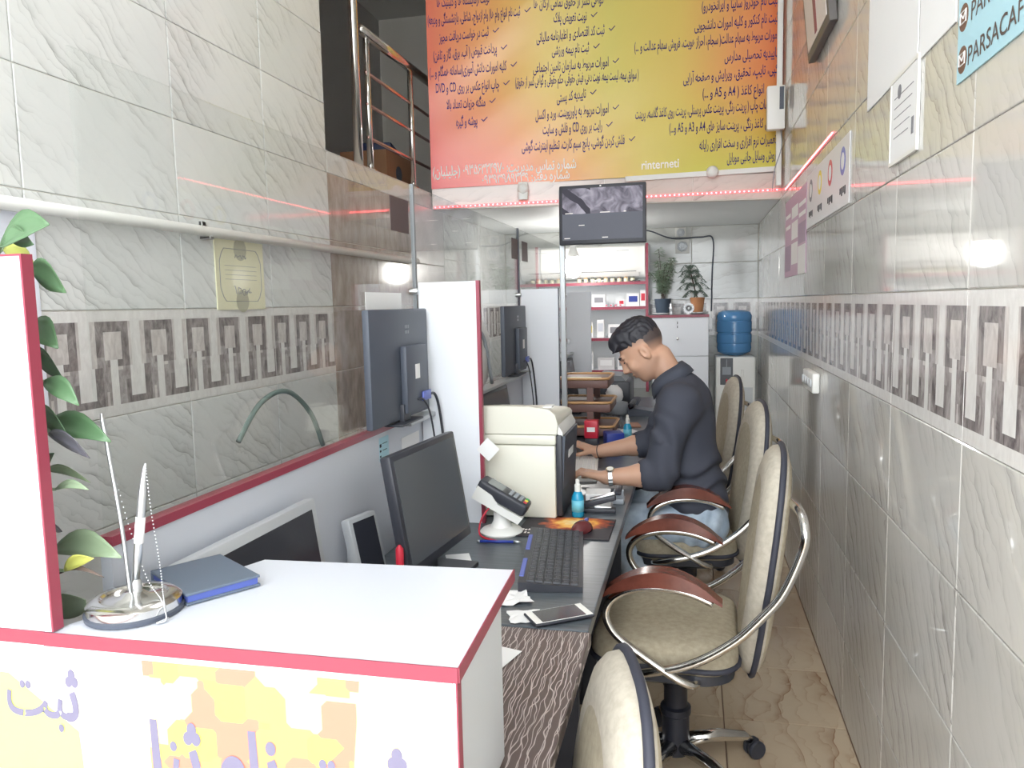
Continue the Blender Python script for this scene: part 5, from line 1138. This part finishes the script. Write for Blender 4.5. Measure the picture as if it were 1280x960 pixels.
# head
B.ell(hp_(-.012, 0, .030), (.094, .074, .088), HR, .01); B.ell(hp_(.032, 0, -.030), (.069, .061, .088), HR, .03)
B.ell(hp_(.030, 0, -.078), (.050, .050, .040), HR, .025); B.ell(hp_(.066, 0, -.104), (.020, .022, .018), HR, .02)
B.cap(hp_(-.012, -.052, -.055), hp_(.055, -.022, -.10), .016, .014, .025); B.cap(hp_(-.012, .052, -.055), hp_(.055, .022, -.10), .016, .014, .025)
B.cap(hp_(.088, -.034, .021), hp_(.094, 0, .018), .009, .010, .014); B.cap(hp_(.088, .034, .021), hp_(.094, 0, .018), .009, .010, .014)
for s_ in (-1, 1):
    B.ell(hp_(.096, .031*s_, .000), (.014, .017, .010), HR, .012, True); B.ell(hp_(.081, .031*s_, .000), (.013, .014, .009), HR, .004)
    B.ell(hp_(.072, .042*s_, -.035), (.018, .016, .02), HR, .02)
    B.ell(hp_(-.004, .074*s_, -.020), (.020, .010, .032), HR, .006); B.ell(hp_(.003, .085*s_, -.016), (.010, .007, .018), HR, .005, True); B.ell(hp_(.008, .077*s_, -.030), (.006, .006, .008), HR, .004)
B.cap(hp_(.096, 0, .012), hp_(.114, 0, -.030), .010, .012, .016); B.ell(hp_(.115, 0, -.033), (.012, .013, .010), HR, .008)
for s_ in (-1, 1): B.ell(hp_(.106, .012*s_, -.038), (.010, .007, .008), HR, .006)
B.ell(hp_(.095, 0, -.064), (.012, .024, .006), HR, .007); B.ell(hp_(.091, 0, -.077), (.012, .021, .007), HR, .007); B.ell(hp_(.108, 0, -.0705), (.008, .022, .002), HR, .003, True)
# arms
SHN, ELN, WRN = (-.055, PY-.185, 1.075), (-.125, 3.02, .805), (-.335, 3.00, .790)
SHF, ELF, WRF = (-.055, PY+.185, 1.075), (-.165, 3.50, .845), (-.425, 3.475, .800)
for a_, e_, w_ in ((SHN, ELN, WRN), (SHF, ELF, WRF)):
    a_, e_, w_ = map(np.array, (a_, e_, w_)); B.cap(a_, e_, .052, .043, .03); m1 = e_*.65+w_*.35; B.cap(e_, m1, .042, .044, .02); B.cap(m1, w_, .043, .029, .02)
def hand(w, palm_end, y0, thumb, tips, lift):
    w = np.array(w); pe = np.array(palm_end); d = pe-w; d /= np.linalg.norm(d); side = np.array((0, 1., 0))
    for q in (-.026, -.009, .009, .024): B.cap(w+d*.015+side*q*.6, pe+side*q, .016, .0125, .010)
    for i, q in enumerate((-.030, -.0105, .0105, .029)):
        k0 = pe+side*q; L = tips[i]; k1 = k0+np.array((-.030*L, q*.12, .006+lift)); k2 = k1+np.array((-.022*L, 0, -.014-lift*.5)); k3 = k2+np.array((-.010*L, 0, -.018-lift*.4))
        B.cap(k0, k1, .0098, .0088, .004); B.cap(k1, k2, .0088, .0080, .003); B.cap(k2, k3, .0080, .0068, .003)
    t0 = w+d*.025+side*.024*thumb; t1 = t0+np.array((-.030, .022*thumb, -.008)); t2 = t1+np.array((-.028, .006*thumb, -.006)); t3 = t2+np.array((-.018, -.002*thumb, -.004))
    B.cap(t0, t1, .014, .0115, .008); B.cap(t1, t2, .0105, .0095, .003); B.cap(t2, t3, .0092, .0072, .003)
hand(WRN, (-.408, 2.995, .806), 3.0, 1, (.85, 1.0, 1.05, .95), 0.0)
hand(WRF, (-.495, 3.475, .826), 3.47, -1, (.95, 1.05, 1.0, .85), .004)
skin = mat('skin', lin(198, 156, 132), .5); t = NT(skin); at_ = t.n('ShaderNodeAttribute', attribute_name='scalp'); t.l(t.mix(at_.outputs['Fac'], lin(198, 156, 132), lin(62, 56, 58)), t.b.inputs['Base Color'])
skin.node_tree.nodes['Principled BSDF'].inputs['Subsurface Weight'].default_value = .08; skin.node_tree.nodes['Principled BSDF'].inputs['Subsurface Radius'].default_value = (.02, .008, .005)
man, V = B.build('person', skin, None, 2)
tag(man, 'seated man in a black shirt and pale jeans typing at the desk', 'person')
loc_ = (V-HC) @ HR; f_, s_, u_ = loc_.T
line = np.where(f_ > .045, .042+(f_-.045)*1.3, np.where(f_ > -.03, .006+(f_+.03)*.35, -.036-(-.03-f_)*.3))
sc_ = np.clip((u_-line)/.05, 0, 1)*(np.linalg.norm(loc_, axis=1) < .2)*(f_ < .075)
ear = (np.abs(s_) > .072) & (np.abs(f_+.004) < .025) & (u_ < .015); sc_[ear] = 0
beard = np.clip((-.045-u_)/.03, 0, 1)*np.clip((.1-np.abs(f_-.04))/.05, 0, 1)*(u_ > -.14)*.22*(np.linalg.norm(loc_, axis=1) < .15)
att = man.data.attributes.new('scalp', 'FLOAT', 'POINT'); att.data.foreach_set('value', np.maximum(sc_*.95, beard).astype(np.float32))
# hair
Hf = Field(HC-.17, HC+.19, .0035)
Hf.ell(hp_(-.012, 0, .050), (.097, .0745, .084), HR, .01); Hf.ell(hp_(.045, 0, .088), (.058, .056, .036), HR, .03); Hf.ell(hp_(.080, 0, .078), (.022, .046, .022), HR, .02)
rn = random.Random(2)
for k in range(26): a = rn.uniform(-.055, .055); Hf.cap(hp_(.03+rn.uniform(-.05, .02), a*.8, .112), hp_(.094+rn.uniform(-.01, .012), a*.9, .066+rn.uniform(-.012, .012)), .008, .005, .006)
gx, gy, gz = np.meshgrid(*[Hf.lo[i]+Hf.h*np.arange(Hf.n[i], dtype=np.float32) for i in range(3)], indexing='ij')
Hf.F += (.0016*np.sin(330*gy+5*np.sin(40*gx)+4*np.sin(55*gz))+.0012*np.sin(190*gx+120*gz+60*gy)).astype(np.float32)
Hf.plane(hp_(.0, 0, .022), HR @ np.array((-.35, 0, 1.0)))
hair, _ = Hf.build('hair', 'hair', man, 2)
eb = MB()
for sg in (-1, 1): eb.tube([tuple(hp_(.099, .016*sg, .019)), tuple(hp_(.100, .03*sg, .026)), tuple(hp_(.088, .047*sg, .024))], [.004, .0048, .002], 6)
eb.build('eyebrows', 'hair', man, True)
ey = MB()
for sg in (-1, 1): ey.tube([tuple(hp_(.0945, .021*sg, -.002)), tuple(hp_(.0962, .031*sg, -.001)), tuple(hp_(.088, .042*sg, .001))], [.0016, .0026, .0014], 6)
ey.build('eyelashes', 'hair', man, True)
# shirt: torso and rolled sleeves, worn over the body
T_ = Field((-.34, 2.88, .50), (.22, 3.64, 1.25), .005)
T_.ell((-.005, PY, .70), (.135, .185, .19), k=.05); T_.ell((-.025, PY, .90), (.125, .18, .20), k=.06); T_.ell((-.035, PY, 1.03), (.118, .20, .145), k=.05)
T_.cap((-.05, PY-.16, 1.08), (-.05, PY+.16, 1.08), .072, .072, .05); T_.cap((-.03, PY, 1.09), (-.065, PY, 1.135), .080, .070, .04); T_.cap((.02, PY-.03, .66), (.02, PY+.03, .60), .12, .125, .05)
for a_, e_, w_ in ((SHN, ELN, WRN), (SHF, ELF, WRF)):
    a_, e_, w_ = map(np.array, (a_, e_, w_)); T_.cap(a_, e_, .078, .066, .035); T_.cap(e_, e_*.82+w_*.18, .064, .060, .02); q = e_*.80+w_*.20; T_.cap(q, q+(w_-e_)*.03, .063, .063, .006)
    w1 = e_*.4+w_*.6; T_.cap(e_*.76+w_*.24, w1, .052, .05, .004, True)
gx, gy, gz = np.meshgrid(*[T_.lo[i]+T_.h*np.arange(T_.n[i], dtype=np.float32) for i in range(3)], indexing='ij')   # soft creases
T_.F += (.0085*np.sin(62*(gz*.75+gx*.75)+4.5*np.sin(11*gx+9*gy)+3*np.sin(17*gz-6*gx))*np.clip((1.12-gz)/.2, .15, 1)*np.where(gz < .93, np.clip((gx+.11)/.07, .18, 1), 1)).astype(np.float32)
T_.ell(hp_(-.0, 0, -.02), (.11, .09, .13), HR, .01, True); T_.cap((-.07, PY, 1.13), (-.165, PY, 1.30), .064, .060, .006, True)
T_.plane((0, 0, .565), (0, 0, 1))
sh_, _ = T_.build('shirt', 'shirt', man, 4)
ax = Vector((-.075, 0, .13)).normalized(); M = Matrix.Translation((-.082, PY, 1.158)) @ ax.to_track_quat('Z', 'Y').to_matrix().to_4x4()
cl_ = MB().lathe([(.066, .0), (.069, .045), (.073, .047), (.090, .012), (.094, -.012), (.090, -.012), (.082, .010), (.072, .034), (.066, .0)], 32, 0, M, (0, 0, 0), .98, 1.0)
cl_.v = [(x, y, z-(.032*max(0, math.cos(math.atan2(y-PY, -(x+.082))))**4 if math.hypot(x+.082, y-PY) > .074 and z < 1.20 else 0)) for x, y, z in cl_.v]
cl_.build('collar', mat('collar', lin(64, 68, 80), .8), sh_, True)
# jeans, shoes
J = Field((-.50, 2.98, .06), (.20, 3.54, .68), .006)
J.cap((.03, PY-.08, .585), (.03, PY+.08, .585), .115, .115, .05)
for sg, ank in ((-1, (-.06, 3.14, .13)), (1, (-.22, 3.38, .13))):
    hip = (.03, PY+.085*sg, .575); kn = (-.37, PY+.125*sg, .575); J.cap(hip, kn, .095, .070, .04); J.cap(kn, ank, .066, .050, .03)
rn = random.Random(8)
gx, gy, gz = np.meshgrid(*[J.lo[i]+J.h*np.arange(J.n[i], dtype=np.float32) for i in range(3)], indexing='ij'); J.F += (.004*np.sin(70*(gz*.6-gx*.7)+5*np.sin(13*gx+7*gy))).astype(np.float32)
for k in range(0): x = rn.uniform(-.2, .1); J.cap((x, PY-.175, .60+rn.uniform(-.05, .05)), (x+.08, PY-.17, .58+rn.uniform(-.05, .07)), .007, .004, .012, k % 2 == 0)
J.build('jeans', 'jeans', man, 2)
for sg, ank in ((-1, (-.06, 3.14)), (1, (-.22, 3.38))):
    Sf = Field((ank[0]-.25, ank[1]-.08, -.02), (ank[0]+.1, ank[1]+.08, .2), .006); Sf.ell((ank[0]-.03, ank[1], .055), (.09, .042, .055), k=.02); Sf.ell((ank[0]-.12, ank[1], .035), (.08, .045, .04), k=.03); Sf.cap((ank[0], ank[1], .08), (ank[0], ank[1], .13), .045, .048, .02); Sf.plane((0, 0, .004), (0, 0, 1)); Sf.build('shoe', 'shoe', man, 1)
# wrist watch on the near arm, thin band on the far wrist
e_, w_ = Vector(ELN), Vector(WRN); dr = (w_-e_).normalized(); c_ = w_-dr*.018; M = Matrix.Translation(c_) @ dr.to_track_quat('Z', 'Y').to_matrix().to_4x4()
wt = MB()
for k in range(18): a = 2*PI*k/18; wt.rbox((-.0062, -.0018, -.0085), (.0062, .0018, .0085), .001, 0, M @ Matrix.Rotation(a, 4, 'Z') @ Matrix.Translation((0, .0335, 0)), 1)
wb_ = wt.build('wrist_watch', 'silver', man)
up_ = Matrix.Translation(c_+Vector((0, -.012, .033))) @ Matrix.Rotation(.35, 4, 'X'); MB().lathe([(.017, -.004), (.018, 0), (.016, .005)], 20, 0, up_).build('watch_case', 'chrome', wb_, 'auto'); MB().lathe([(.0135, .005), (.0135, .0056)], 20, 0, up_).build('dial', 'white_plastic', wb_)
e_, w_ = Vector(ELF), Vector(WRF); dr = (w_-e_).normalized(); M = Matrix.Translation(w_-dr*.01) @ dr.to_track_quat('Z', 'Y').to_matrix().to_4x4()
MB().tube([tuple(M @ Vector((.0325*math.cos(k*PI/12), .0325*math.sin(k*PI/12), .012*math.cos(k*PI/12)))) for k in range(24)], .0022, 6, 0, None, True).build('wrist_band', 'hair', man, True)
